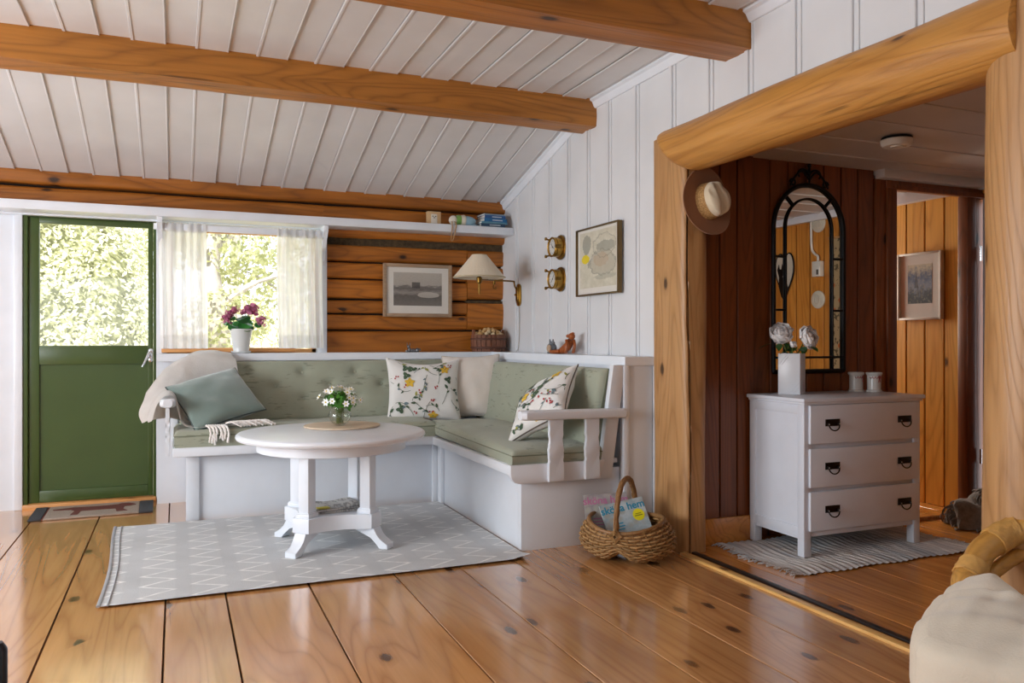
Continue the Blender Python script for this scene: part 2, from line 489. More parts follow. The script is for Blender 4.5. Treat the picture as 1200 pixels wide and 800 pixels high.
# ------------------------------------------------------------------ back wall: logs, white panel left of the door
wb = root('wall_back')
def logbar(x0, x1, z0, z1, yf=YB, dep=.2, seed=0, amp=.006, e=7, ny=32):
    mb = MB(); n = max(6, int((x1 - x0) / .09)); cz, hz = (z0 + z1) / 2, (z1 - z0) / 2; cy = yf + dep / 2; hy = dep / 2
    def fn(u, v):
        a = 2 * math.pi * v; c, s_ = math.cos(a), math.sin(a)
        k = (abs(c) ** e + abs(s_) ** e) ** (-1 / e)
        x = x0 + (x1 - x0) * u
        p = Vector((x, cy + hy * k * c, cz + hz * k * s_))
        q = Vector((x * 2.2, c * 1.5 + seed * 3.1, s_ * 1.5 + seed))
        p.y += noise.noise(q) * amp * 1.4; p.z += noise.noise(q + Vector((7, 3, 1))) * amp
        return p
    vs = mb.grid(fn, n, ny, cv=True)
    for r in (vs[0], vs[-1]): mb.bm.faces.new(r)
    return mb
L = [(-3.25, 2.36, 2.035, 2.16, YB - .05, .2), (-3.25, .97, 1.89, 2.022, YB - .035, .2), (.96, 2.36, 1.80, 2.022, YB - .035, .2)]
for a, b in ((1.632, 1.752), (1.508, 1.622), (1.362, 1.498), (1.255, 1.350), (1.138, 1.246)): L.append((.99, 2.05, a, b, YB, .18))
for a, b in ((1.632, 1.752), (1.372, 1.622), (1.138, 1.348)): L.append((2.055, 2.365, a, b, YB - .006, .18))
L.append((.99, 2.365, .90, 1.128, YB, .18))
for i, q in enumerate(L): struct('log', logbar(*q, seed=i * 1.7), M['log'], wb, 60)
mb = MB(); mb.box(.97, 2.4, YB + .045, YB + .15, .9, 2.1); mb.box(-3.3, 2.4, YB + .03, YB + .15, 1.92, 2.2)
struct('log_backing', mb, M['dark'], wb)
mb = MB(); mb.box(.99, 2.36, YB + .012, YB + .08, 1.745, 1.806); mb.box(2.05, 2.36, YB + .012, YB + .08, 1.34, 1.366); mb.jitter(.004, 30)
struct('moss_seam', mb, M['moss'], wb)
mb = MB(); mb.box(-3.3, -.93, YB + .01, YB + .15, 0, 1.9); mb.box(-.93, -.885, YB - .012, YB + .15, 0, 1.885, .004)
mb.box(-1.6, -1.594, YB + .002, YB + .02, 0, 1.9)
mb.box(-.885, -.10, YB - .03, YB + .15, 1.868, 1.95); mb.box(-3.3, .99, YB - .04, YB, 1.84, 1.90); mb.box(-.122, -.06, YB - .004, YB + .15, 0, 1.9, .004)
mb.box(-.06, .99, YB + .0, YB + .15, 1.835, 1.95); mb.box(-.1, 1.0, YB + .05, YB + .15, 0, .95)
mb.box(.93, .992, YB - .012, YB + .15, .96, 1.86, .004)
struct('white_panel', mb, M['white'], wb)

# other closing walls (outside the view)
mb = MB(); mb.box(-3.35, -3.25, -2.7, 5.95, 0, 2.6); struct('wall_left', mb, M['panel'])
mb = MB(); mb.box(-3.35, 2.5, -2.75, -2.65, 0, 2.6); struct('wall_front', mb, M['panel'])

# ------------------------------------------------------------------ green door
d = root('door_1', (-.5, YB + .05, 0))
mb = MB()
mb.box(-.885, -.858, YB + .0, YB + .09, .03, 1.868, .003); mb.box(-.14, -.122, YB + .0, YB + .09, .03, 1.868, .003); mb.box(-.858, -.14, YB, YB + .09, 1.838, 1.868, .003)
struct('door_frame', mb, M['green'], d)
mb = MB()
x0, x1, ya, yb = -.856, -.142, YB + .018, YB + .06
mb.box(x0, -.797, ya, yb, .035, 1.836, .003); mb.box(-.172, x1, ya, yb, .035, 1.836, .003)
mb.box(-.797, -.172, ya, yb, 1.80, 1.836, .003); mb.box(-.797, -.172, ya, yb, .905, 1.025, .003); mb.box(-.797, -.172, ya, yb, .035, .108, .003)
mb.box(-.80, -.17, ya + .014, yb - .01, .10, .91)
struct('door_leaf', mb, M['green'], d)
mb = MB(); mb.box(-.80, -.17, ya + .018, ya + .024, 1.02, 1.805); struct('door_glass', mb, M['pane'], d)
mb = MB(); mb.box(-.885, -.122, YB - .03, YB + .12, -.01, .032, .006); struct('door_sill', mb, M['sillwood'], d)
h = MB(); h.box(-.168, -.142, ya - .008, ya + .002, .93, 1.0, .006)
h.tube([(-.155, ya, .985), (-.155, ya - .045, .985), (-.165, ya - .05, .975), (-.205, ya - .052, .885)], [.009, .009, .009, .007], 10)
h.lathe([(0, 0), (.014, 0), (.014, .01), (.008, .014), (0, .014)], axes((1,0,0), (0,0,1), (0,-1,0), (-.155, ya, .93)), 14)
h.lathe([(0, 0), (.016, 0), (.016, .01), (0, .012)], axes((1,0,0), (0,0,1), (0,-1,0), (-.155, ya, .99)), 14)
struct('door_handle', h, M['chrome'], d)

# ------------------------------------------------------------------ window
w = root('window_1', (.43, YB + .1, 1.0))
mb = MB()
mb.box(-.06, -.02, YB + .09, YB + .15, .97, 1.84, .003); mb.box(.90, .94, YB + .09, YB + .15, .97, 1.84, .003)
mb.box(-.06, .94, YB + .09, YB + .15, 1.80, 1.84, .003); mb.box(-.06, .94, YB + .09, YB + .15, .96, 1.0, .003)
struct('window_frame', mb, M['sillwood'], w)
mb = MB(); mb.box(-.03, .91, YB + .118, YB + .124, .99, 1.81); struct('window_glass', mb, M['pane'], w)
mb = MB(); mb.box(-.09, .765, YB - .075, YB + .13, .978, 1.008, .004); struct('window_sill', mb, M['sillwood'], w)

# ------------------------------------------------------------------ hall beyond the opening
def board_wall(mb, horiz, a0, a1, width, fixed, sign, z0, z1, groove=.012, t=.02):
    """vertical boards with dark v-grooves; horiz 'X' (wall in x, face at y=fixed) or 'Y'"""
    n = max(1, round((a1 - a0) / width)); e = [a0 + (a1 - a0) * i / n for i in range(n + 1)]
    for p, q in zip(e, e[1:]):
        p += groove / 2; q -= groove / 2
        if horiz == 'X': mb.box(p, q, min(fixed, fixed + sign * t), max(fixed, fixed + sign * t), z0, z1, .004, seg=1)
        else: mb.box(min(fixed, fixed + sign * t), max(fixed, fixed + sign * t), p, q, z0, z1, .004, seg=1)
    lo, hi = sorted((fixed + sign * .010, fixed + sign * .05))
    if horiz == 'X': mb.box(a0, a1, lo, hi, z0, z1, mi=1)
    else: mb.box(lo, hi, a0, a1, z0, z1, mi=1)
hw = root('wall_hall')
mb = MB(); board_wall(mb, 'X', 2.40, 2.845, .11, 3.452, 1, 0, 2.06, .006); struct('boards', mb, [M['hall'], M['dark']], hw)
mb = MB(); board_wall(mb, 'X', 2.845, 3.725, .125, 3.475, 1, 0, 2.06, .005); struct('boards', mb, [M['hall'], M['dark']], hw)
mb = MB(); mb.box(3.725, 3.87, 3.46, 3.52, 0, 2.02, .006); mb.box(3.80, 3.874, 3.445, 3.47, 0, 1.945, .006); struct('doorway_casing', mb, M['hall'], hw)
mb = MB(); mb.box(3.80, 4.75, 3.455, 3.52, 1.945, 2.02, .006); mb.box(3.86, 4.75, 3.44, 3.46, 1.935, 1.965, .004); struct('doorway_head', mb, M['hall'], hw)
mb = MB(); mb.box(4.462, 4.54, 3.45, 3.52, 0, 1.945, .006); mb.box(4.54, 4.75, 3.47, 3.52, 0, 1.945, .004); struct('doorway_casing', mb, M['hall'], hw)
mb = MB(); mb.box(3.86, 4.60, 3.42, 3.52, -.01, .022, .006); struct('trim_4', mb, M['hallfloor'])
mb = MB(); mb.box(3.725, 4.7, 3.40, 3.5, 1.99, 2.045, .006); struct('trim_5', mb, M['hallceil'])
mb = MB(); mb.box(2.44, 2.83, 3.43, 3.455, 0, .135, .005); struct('baseboard_hall', mb, M['hallfloor'])
wc = root('wall_hall_right')
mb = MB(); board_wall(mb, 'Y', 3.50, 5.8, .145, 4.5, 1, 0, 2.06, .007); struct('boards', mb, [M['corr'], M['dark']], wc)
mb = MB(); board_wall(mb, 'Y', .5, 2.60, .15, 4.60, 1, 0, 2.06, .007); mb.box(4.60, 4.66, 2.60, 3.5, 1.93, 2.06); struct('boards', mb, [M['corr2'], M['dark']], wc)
mb = MB()
for a in (.5,): mb.box(4.55, 4.6, .5, 3.45, 1.985, 2.045, .006)
mb.box(4.45, 4.5, 3.5, 5.8, 1.965, 2.045, .006); struct('trim_6', mb, M['white'])
d2 = root('door_2', (4.6, 3.0, 0))
mb = MB(); mb.box(4.578, 4.61, 2.64, 3.44, .01, 1.93, .004)
for z0, z1 in ((.15, .8), (.95, 1.8)): mb.box(4.572, 4.58, 2.76, 3.32, z0, z1, .004)
struct('door_leaf', mb, plain('grey_door', '#a9a4a4', .4), d2)
mb = MB(); mb.tube([(4.572, 3.447, 1.55), (4.572, 3.447, 1.64)], .007, 8); mb.tube([(4.572, 3.447, .3), (4.572, 3.447, .39)], .007, 8); struct('hinge', mb, M['chrome'], d2)
mb = MB()
ys = [.5, .75, 1.03, 1.31, 1.59, 1.87, 2.15, 2.42, 2.69, 2.98, 3.26, 3.5, 3.9, 4.3, 4.7, 5.1, 5.5, 5.85]
for a, b in zip(ys, ys[1:]):
    mb.box(2.38, 4.75, a + .006, b - .006, 2.04, 2.07, .004, seg=1)
    mb.box(2.38, 4.75, a - .016, a + .012, 2.034, 2.06, .003, seg=1)
mb.box(2.38, 4.75, .5, 5.85, 2.055, 2.1)
struct('ceiling_hall', mb, M['hallceil'])
mb = MB(); board_wall(mb, 'X', 2.4, 4.7, .15, .5, -1, 0, 2.06); struct('wall_hall_front', mb, [M['corr'], M['dark']])
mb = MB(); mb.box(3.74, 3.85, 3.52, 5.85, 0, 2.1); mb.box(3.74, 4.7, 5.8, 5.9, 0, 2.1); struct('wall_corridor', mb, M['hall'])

# ------------------------------------------------------------------ beams, posts, lintel, shelf
def beam(x0, x1, y0, y1, z0, z1, seed):
    mb = MB(); n = 60
    cy, cz, hy, hz = (y0+y1)/2, (z0+z1)/2, (y1-y0)/2, (z1-z0)/2
    def fn(u, v):
        w_ = (v * 4) % 4; sd_ = int(w_) % 4; e_ = (w_ - int(w_)) * 2 - 1; k = .985 if abs(e_) > .99 else 1; c, s_ = ((1, e_), (-e_, 1), (-1, -e_), (e_, -1))[sd_]
        x = x0 + (x1 - x0) * u; p = Vector((x, cy + hy*k*c, cz + hz*k*s_)); q = Vector((x*1.6, c*2 + seed, s_*2))
        p.y += noise.noise(q) * .008; p.z += noise.noise(q + Vector((4, 4, 4))) * .007
        return p
    vs = mb.grid(fn, n, 32, cv=True)
    for r in (vs[0], vs[-1]): mb.bm.faces.new(r)
    return mb
for (y0, y1, z0, z1, lab) in ((4.29, 4.475, 2.355, 2.55, 'long rustic wooden ceiling beam where the slope starts, nearer the window'),
                              (2.87, 3.05, 2.35, 2.55, 'rustic wooden ceiling beam at the top of the photo, ending above the hall opening')):
    solo('ceiling_beam', beam(-3.24, W, y0, y1, z0, z1, y0), M['beam'], lab, 'beam', (0, y0, z0), None, 50)
def logtube(p0, p1, rfn, seed, n=40, k=32, amp=.02, slant=0):
    mb = MB(); p0, p1 = Vector(p0), Vector(p1); t = (p1 - p0).normalized(); ux = t.orthogonal().normalized(); uy = t.cross(ux); Lg = (p1-p0).length
    def fn(u, v):
        a = 2*math.pi*v; r = rfn(u)
        q = Vector((u * Lg * 1.3 + seed, math.cos(a) * 1.1, math.sin(a) * 1.1))
        r *= 1 + noise.noise(q) * amp * 4 + noise.noise(q * 3.1) * amp
        w_ = p0.lerp(p1, u) + (ux * math.cos(a) + uy * math.sin(a)) * r
        if slant: w_ += t * (slant * (p0.z + .11 - w_.z) * max(0, 1 - u * Lg / .75) ** 1.5)
        return w_
    vs = mb.grid(fn, n, k, cv=True)
    for rr in (vs[0], vs[-1]): mb.bm.faces.new(rr)
    return mb
def rl(u):
    e = min(1, u / .035); return .121 * (.72 + .28 * math.sqrt(max(0, 1 - (1 - e) ** 2))) * (1 + .05 * u)
solo('lintel_log', logtube((2.33, 3.53, 2.012), (2.33, 1.58, 1.985), rl, 3, 60, slant=1.0), M['lintel'], 'round peeled log spanning the top of the opening to the hall', 'log', (2.33, 2.6, 1.9), None, 60)
# squared left post with a long drying crack
mb = MB(); n = 50
def pf(u, v):
    a = 2*math.pi*v; c, s_ = math.cos(a), math.sin(a); k = (abs(c)**5 + abs(s_)**5) ** (-1/5)
    z = 2.11 * u; q = Vector((c*1.2, s_*1.2, z * 1.1))
    x = 2.395 + .075*k*c; y = 3.49 + .155*k*s_
    x += noise.noise(q) * .008; y += noise.noise(q + Vector((5, 2, 0))) * .010
    # crack line on the camera-side corner
    ca = abs(v - (.66 + .008 * math.sin(z * 3))) 
    if ca < .006: x += .010; y += .010
    return Vector((x, y, z))
vs = mb.grid(pf, n, 144, cv=True)
for f_ in mb.bm.faces:
    if all(abs((q.index if False else 0)) == 0 for q in f_.verts): pass
for i in range(n):
    k_ = round((.66 + .008 * math.sin(2.11 * i / n * 3)) * 144)
    for f_ in vs[i][k_ % 144].link_faces:
        if vs[i+1][k_ % 144] in f_.verts and vs[i][(k_ + 1) % 144] in f_.verts: f_.material_index = 1
for r in (vs[0], vs[-1]): mb.bm.faces.new(r)
solo('timber_post', mb, [M['post'], M['dark']], 'squared timber post with a long crack, beside the wicker basket', 'post', (2.395, 3.49, 0), None, 50)
solo('timber_post', logtube((2.378, 1.60, 0), (2.385, 1.60, 2.515), lambda u: .153 - .010 * u, 8, 50, 36, .012), M['post'], 'thick round timber post at the right edge, behind the rattan chair', 'post', (2.40, 1.60, 0), None, 60)

sh = thing('wall_shelf', 'long white wall shelf above the door and window', 'shelf', (.4, 5.7, 1.85))
mb = MB(); mb.box(-3.24, W - .002, 5.575, YB - .002, 1.85, 1.906, .004); part('board', mb, M['white'], sh)
for x in (-.098, .955):
    mb = MB()
    prof = [(5.775, 1.85), (5.60, 1.85), (5.60, 1.815), (5.63, 1.80), (5.66, 1.77), (5.675, 1.73), (5.70, 1.70), (5.735, 1.68), (5.745, 1.65), (5.735, 1.62), (5.745, 1.60), (5.79, 1.60), (5.79, 1.85)]
    mb.prism(prof, .03, axes((0,1,0), (0,0,1), (1,0,0), (x - .015, 0, 0)), bev=.003); part('bracket', mb, M['white'], sh)

lg = thing('corner_ledge', 'white L-shaped ledge boxed in behind the corner bench', 'ledge', (1.2, 5.6, 0))
mb = MB()
mb.prism([(-.115, YB - .005), (-.115, 5.575), (2.172, 5.575), (2.172, 3.655), (W - .002, 3.655), (W - .002, YB - .005)], .048, axes((1,0,0), (0,1,0), (0,0,1), (0, 0, .925)), bev=.004)
part('ledge_top', mb, M['white'], lg)
mb = MB(); mb.box(-.115, 2.2, 5.68, 5.74, 0, .926); part('back_panel', mb, M['bench'], lg)
mb = MB(); mb.box(2.19, 2.22, 3.68, 5.7, 0, .926); mb.box(2.2, W - .004, 3.668, 3.69, 0, .926, .002); part('end_panel', mb, M['bench'], lg)
mb = MB(); mb.box(2.165, 2.20, 3.655, 3.70, 0, .926, .006); part('corner_trim', mb, M['white'], lg)
# ------------------------------------------------------------------ corner bench
bn = thing('corner_bench', 'white painted L-shaped corner bench with open armrests', 'bench', (1.0, 4.6, 0))
mb = MB()
mb.box(.06, 1.64, 5.055, 5.10, 0, .395, .003); mb.box(.06, .10, 5.055, 5.66, 0, .395, .003); mb.box(1.60, 1.645, 3.71, 5.1, 0, .39, .003)
mb.box(1.597, 2.165, 3.700, 3.735, 0, .39, .001)
mb.box(1.742, 1.746, 3.7035, 3.71, 0, .36); mb.box(.10, 2.16, 5.1, 5.66, .33, .39); mb.box(1.64, 2.16, 3.74, 5.2, .33, .39)
part('bench_base', mb, M['bench'], bn)
for x0, x1, y0, y1 in ((.052, .125, 5.035, 5.075), (1.545, 1.60, 5.035, 5.075), (1.575, 1.60, 4.96, 5.03)):
    mb = MB(); mb.box(x0, x1, y0, y1, 0, .395, .004); part('leg', mb, M['bench'], bn)
mb = MB(); mb.box(-.02, 1.56, 4.945, 4.985, .392, .445, .008); mb.box(-.02, 1.56, 4.98, 5.6, .42, .443)
part('seat_rail', mb, M['bench'], bn)
mb = MB(); mb.box(1.52, 1.56, 3.66, 4.97, .388, .440, .008); mb.box(1.55, 2.15, 3.70, 5.0, .415, .438)
prof = [(1.522, .44), (1.522, .392), (1.53, .368), (1.548, .352), (1.575, .345), (2.03, .345), (2.05, .44)]
mb.prism(prof, .03, axes((1,0,0), (0,0,1), (0,-1,0), (0, 3.685, 0)), bev=.004)
part('seat_rail', mb, M['bench'], bn)
def armrest(mb, a, b, wdt, th):
    a, b = Vector(a), Vector(b); t = (b - a).normalized(); n_ = 14
    P = [a.lerp(b, i / n_) for i in range(n_ + 1)]
    side = t.cross(Vector((0, 0, 1)))
    def fn(u, v):
        p = a.lerp(b, u); an = 2*math.pi*v; c, s_ = math.cos(an), math.sin(an); k = (abs(c)**4 + abs(s_)**4) ** (-1/4)
        e = min(1, (1 - abs(2*u - 1)) / .08); ee = .55 + .45 * math.sqrt(max(0, 1 - (1 - e)**2))
        return p + side * (wdt/2*k*c*ee) + Vector((0, 0, 1)) * (th/2*k*s_*(.7 + .3*ee))
    vs = mb.grid(fn, 30, 20, cv=True)
    for r in (vs[0], vs[-1]): mb.bm.faces.new(r)
mb = MB(); armrest(mb, (1.572, 3.655, .686), (2.175, 3.655, .680), .085, .05); part('armrest', mb, M['bench'], bn)
mb = MB(); armrest(mb, (-.045, 4.955, .70), (-.045, 5.60, .70), .085, .05); part('armrest', mb, M['bench'], bn)
def wavy(c, w, z0, z1):
    L = []; Rr = []
    for i in range(25):
        t = i / 24; z = z0 + (z1 - z0) * t
        k = w/2 * (1 - .26 * math.exp(-((t - .62)/.07)**2) - .18 * math.exp(-((t - .40)/.05)**2) + .10*math.exp(-((t-.5)/.09)**2) - .08*math.exp(-((t-.85)/.10)**2) + .05 * (1-t))
        L.append((c - k, z)); Rr.append((c + k, z))
    return Rr + L[::-1]
for c in (1.762, 1.968):
    mb = MB(); mb.prism(wavy(c, .078, .35, .665), .024, axes((1,0,0), (0,0,1), (0,-1,0), (0, 3.655, 0)), bev=.004); part('arm_slat', mb, M['bench'], bn)
for c in (5.08, 5.29):
    mb = MB(); mb.prism(wavy(c, .078, .388, .68), .022, axes((0,1,0), (0,0,1), (1,0,0), (-.058, 0, 0)), bev=.004); part('arm_slat', mb, M['bench'], bn)
mb = MB(); mb.prism([(2.02, .345), (2.095, .345), (2.178, .93), (2.105, .93)], .04, axes((1,0,0), (0,0,1), (0,-1,0), (0, 3.70, 0)), bev=.004); part('back_post', mb, M['bench'], bn)
mb = MB(); mb.prism([(5.47, .40), (5.53, .40), (5.66, .925), (5.60, .925)], .04, axes((0,1,0), (0,0,1), (1,0,0), (-.03, 0, 0)), bev=.004); part('back_post', mb, M['bench'], bn)
mb = MB(); mb.prism([(5.505, .44), (5.525, .44), (5.63, .90), (5.61, .90)], 2.1, axes((0,1,0), (0,0,1), (1,0,0), (.0, 0, 0)))
mb.prism([(2.075, .44), (2.095, .44), (2.165, .90), (2.145, .90)], 1.9, axes((1,0,0), (0,0,1), (0,-1,0), (0, 5.62, 0)))
part('backrest_board', mb, M['bench'], bn)

# ------------------------------------------------------------------ upholstery
sofa = fabric('sage_fabric', '#9da290', 240, .92, .08, '#6f7563', .3, .2)
pipem = fabric('sage_piping', '#6f765f', 300, .9)
def seat_cush(name, label, poly_fn, top, loc):
    pass
def padgrid(mb, P, nu, nv, thick, nrm, tuft=(), amp=.004, seed=0, er=.03):
    """cushion slab: P(u,v) gives its front face, thick along -nrm, rounded rims, button dents at (u,v)"""
    nrm = Vector(nrm).normalized()
    o = P(0, 0); Lu = (P(1, .5) - P(0, .5)).length; Lv = (P(.5, 1) - P(.5, 0)).length
    def prof(d, r): return 1 if d >= r else math.sqrt(max(0, 1 - (1 - d / r) ** 2))
    def H(u, v):
        d = min(u, 1-u) * Lu; e = min(v, 1-v) * Lv
        h = prof(d, er) * prof(e, er)
        z = -er * (1 - h) + .010 * min(1, d/.15) * min(1, e/.15)
        for (a, b) in tuft:
            q = ((u-a)*Lu)**2 + ((v-b)*Lv)**2
            z -= .024 * math.exp(-q / .0008) + .012 * math.exp(-q / .006)
        p = P(u, v); z += noise.noise(p * 6 + Vector((seed, 0, 0))) * amp + noise.noise(Vector((p.x*9, p.y*22, p.z*22 + seed))) * amp * .55
        return p + nrm * z
    def su(t, L, n_):  # denser near rims
        return t
    ru = [0, er*.1/Lu, er*.3/Lu, er*.6/Lu, er/Lu]; rv = [0, er*.1/Lv, er*.3/Lv, er*.6/Lv, er/Lv]
    U = ru + [er/Lu + (1 - 2*er/Lu) * i / nu for i in range(1, nu)] + [1 - x for x in reversed(ru)]
    V = rv + [er/Lv + (1 - 2*er/Lv) * i / nv for i in range(1, nv)] + [1 - x for x in reversed(rv)]
    a, b = len(U) - 1, len(V) - 1
    F = mb.grid(lambda u, v: H(U[round(u*a)], V[round(v*b)]), a, b)
    # side wall and back
    rim = [F[i][0] for i in range(a)] + [F[a][j] for j in range(b)] + [F[i][b] for i in range(a, 0, -1)] + [F[0][j] for j in range(b, 0, -1)]
    prev = rim
    for dep, inn in ((thick - 2*er, 0), (thick - 1.3*er, .01)):
        nx = []
        cen = P(.5, .5)
        for v in rim:
            q = v.co - nrm * dep; dirn = (cen - nrm * dep - q); dirn -= nrm * dirn.dot(nrm)
            nx.append(mb.bm.verts.new(q + dirn.normalized() * inn))
        for i in range(len(rim)):
            j = (i+1) % len(rim); mb.bm.faces.new((prev[j], prev[i], nx[i], nx[j]))
        prev = nx
    mb.bm.faces.new(prev)
    return H
def sidepipe(mb, P, nrm, drop, r=.005):
    pts = []
    for (a, b, n_) in (((0,0),(1,0),20), ((1,0),(1,1),10), ((1,1),(0,1),20), ((0,1),(0,0),10)):
        for i in range(n_):
            t = i / n_; pts.append(P(a[0]+(b[0]-a[0])*t, a[1]+(b[1]-a[1])*t) - Vector(nrm).normalized()*drop)
    mb.tube(pts, r, 6, closed=True)
# seat cushion, back run
t_ = thing('seat_cushion', 'sage green seat cushion on the long bench run under the window', 'seat cushion', (.8, 5.2, .445))
P1 = lambda u, v: Vector((-.012 + 1.56*u, 4.955 + .545*v, .538))
mb = MB(); padgrid(mb, P1, 30, 12, .112, (0,0,1), amp=.006); part('pad', mb, sofa, t_)
mb = MB(); sidepipe(mb, P1, (0,0,1), .028, .0032); part('piping', mb, pipem, t_)
t_ = thing('seat_cushion', 'sage green seat cushion on the short bench run by the white wall', 'seat cushion', (1.8, 4.4, .445))
P2 = lambda u, v: Vector((1.535 + .525*u, 3.665 + 1.60*v + (.16*(1-u) if False else 0) - 0, .512 + .012*v))
def P2(u, v):
    y1 = 5.12 if u < 0 else 5.12
    return Vector((1.535 + .535*u, 3.665 + 1.46*v, .510 + .02*v))
mb = MB(); padgrid(mb, P2, 12, 26, .085, (0,0,1), amp=.009, seed=3); part('pad', mb, sofa, t_)
mb = MB(); sidepipe(mb, P2, (0,0,1), .026, .0032); part('piping', mb, pipem, t_)
# backrest cushions
t_ = thing('back_cushion', 'buttoned sage green back cushion under the window', 'back cushion', (1.0, 5.5, .53))
nb = Vector((0, -.46, .14)).normalized()
B1 = lambda u, v: Vector((0.02 + 2.06*u, 5.405 + .125*v, .535 + .395*v))
xs1 = [.04, .215, .39, .56, .735, .91, 1.08, 1.26, 1.43, 1.61, 1.78, 1.96]
tf = []
for i, x in enumerate([.39 - .355, .39, .745, 1.10, 1.455, 1.81]):
    u = (x + .02 + .0) / 2.06; tf += [(u, .80), (u, .36)]; tf.append((u + .178/2.06, .58))
tf = [q for q in tf if .02 < q[0] < .98]
mb = MB(); H1 = padgrid(mb, B1, 90, 26, .095, nb, tf, amp=.004); part('pad', mb, sofa, t_)
for (u, v) in tf:
    p = H1(u, v); mb = MB(); mb.sphere(p + nb*.002, (.013, .013, .007), 10, M3=frame_from(nb)); part('button', mb, sofa, t_)
t_ = thing('back_cushion', 'sage green back cushion leaning on the white wall by the armrest', 'back cushion', (2.1, 4.5, .51))
nr = Vector((-.42, 0, .09)).normalized()
B2 = lambda u, v: Vector((1.985 + .088*v, 5.46 - 1.745*u, .505 + .41*v))
mb = MB(); padgrid(mb, B2, 40, 14, .10, nr, (), amp=.006, seed=5); part('pad', mb, sofa, t_)
mb = MB(); sidepipe(mb, B2, nr, .035, .0032); part('piping', mb, pipem, t_)

# ------------------------------------------------------------------ throw pillows
def pillow(mb, a, b, T, Mx, seed=0, pinch=.10, n=26, crease=.012, sag=0):
    def S(u, v, side=1):
        x = a * u * (1 - pinch * (1 - v*v) * abs(u)**3); y = b * v * (1 - pinch * (1 - u*u) * abs(v)**3)
        h = T * (max(0, (1 - u*u)) * max(0, (1 - v*v))) ** .42
        q = Vector((u*1.8 + seed, v*1.8, side))
        h += noise.noise(q) * crease * min(1, h / (T*.4)) + noise.noise(q*2.3) * crease * .4 * min(1, h/(T*.4))
        y -= sag * (1-u*u) * max(0, v)**2
        return Mx @ Vector((x, y, side * h))
    m = lambda t: math.sin((t*2 - 1) * math.pi/2)
    mb.grid(lambda u, v: S(m(u), m(v), 1), n, n); mb.grid(lambda u, v: S(m(u), m(v), -1), n, n, flip=True)
    return S
def pipe_edge(mb, S, r, n=24):
    pts = [S(-1 + 2*i/n, -1) for i in range(n)] + [S(1, -1 + 2*i/n) for i in range(n)] + [S(1 - 2*i/n, 1) for i in range(n)] + [S(-1, 1 - 2*i/n) for i in range(n)]
    mb.tube(pts, r, 6, closed=True)
def place(c, nrm, roll=0):
    """pillow frame: local z along nrm, local y up"""
    z = Vector(nrm).normalized(); y = Vector((0, 0, 1)); y = (y - z*y.dot(z)).normalized(); x = y.cross(z)
    Q = Matrix((x, y, z)).transposed() @ Matrix.Rotation(R(roll), 3, 'Z')
    return mat(c, Q)
flo = [fabric('floral_linen', '#e4e3e0', 300, .9, .05), plain('leaf_print', '#4a5f49', .9, var=.3), plain('leaf_print_blue', '#6d7f84', .9, var=.2),
       plain('yellow_print', '#d9b13c', .9), plain('red_print', '#a8333a', .9), plain('vine_print', '#5c6b58', .9), plain('olive_print', '#9a9a4a', .9)]
def floral(mb, S, Mx, a, b, seed):
    rg = random.Random(seed); nz = (Mx.to_3x3() @ Vector((0, 0, 1)))
    def pt(x, y, o=.0040): 
        u, v = max(-.97, min(.97, x / a)), max(-.97, min(.97, y / b)); return S(u, v) + nz * o
    def leaf(x, y, ang, L, wd, mi):
        c, s_ = math.cos(ang), math.sin(ang); ring = []
        for i in range(12):
            t = 2*math.pi*i/12; lx = L/2*math.cos(t); ly = wd/2*math.sin(t)*(1 - .35*math.cos(t)); ring.append(pt(x + lx*c - ly*s_, y + lx*s_ + ly*c))
        mb.fan(pt(x, y, .0046), ring, mi)
    def vine(x, y, ang, L, curl, mi=5, w=.0016):
        P = []; 
        for i in range(9):
            P.append((x, y, ang)); x += math.cos(ang)*L/8; y += math.sin(ang)*L/8; ang += curl/8
        for (p, q) in zip(P, P[1:]):
            n1 = (-math.sin(p[2])*w, math.cos(p[2])*w); n2 = (-math.sin(q[2])*w, math.cos(q[2])*w)
            mb.flat([pt(p[0]+n1[0], p[1]+n1[1], .0032), pt(p[0]-n1[0], p[1]-n1[1], .0032), pt(q[0]-n2[0], q[1]-n2[1], .0032), pt(q[0]+n2[0], q[1]+n2[1], .0032)], mi)
        return P
    for k in range(25):
        x, y = (-.8 + .4*(k % 5) + rg.uniform(-.13, .13))*a, (-.8 + .4*(k // 5) + rg.uniform(-.13, .13))*b; an = rg.uniform(0, 6.28)
        P = vine(x, y, an, rg.uniform(.08, .14), rg.uniform(-2.2, 2.2))
        for j in (2, 4, 6, 8):
            if rg.random() < .7:
                p = P[j]; sd = rg.choice((-1, 1)); L = rg.uniform(.020, .036)
                aa = p[2] + sd * rg.uniform(.5, 1.1)
                leaf(p[0] + math.cos(aa)*L*.55, p[1] + math.sin(aa)*L*.55, aa, L, L*rg.uniform(.38, .6), rg.choice((1, 1, 1, 2, 2, 6)))
    for k in range(5):
        x, y = rg.uniform(-.75, .75)*a, rg.uniform(-.75, .75)*b
        for q in range(3): aa = q*2.1 + k; leaf(x + math.cos(aa)*.017, y + math.sin(aa)*.017, aa, .031, .027, 1)
    for (x, y) in ((-.42*a, .15*b), (.55*a, .62*b), (.2*a, -.9*b)):
        for q in range(5): aa = q*1.2566 + .3; leaf(x + math.cos(aa)*.019, y + math.sin(aa)*.019, aa, .036, .025, 3)
        leaf(x, y, 0, .012, .012, 6)
    for k in range(9):
        x, y = rg.uniform(-.8, .8)*a, rg.uniform(-.8, .8)*b
        for q in range(3): leaf(x + rg.uniform(-.016, .016), y + rg.uniform(-.016, .016), 0, .012, .012, 4)
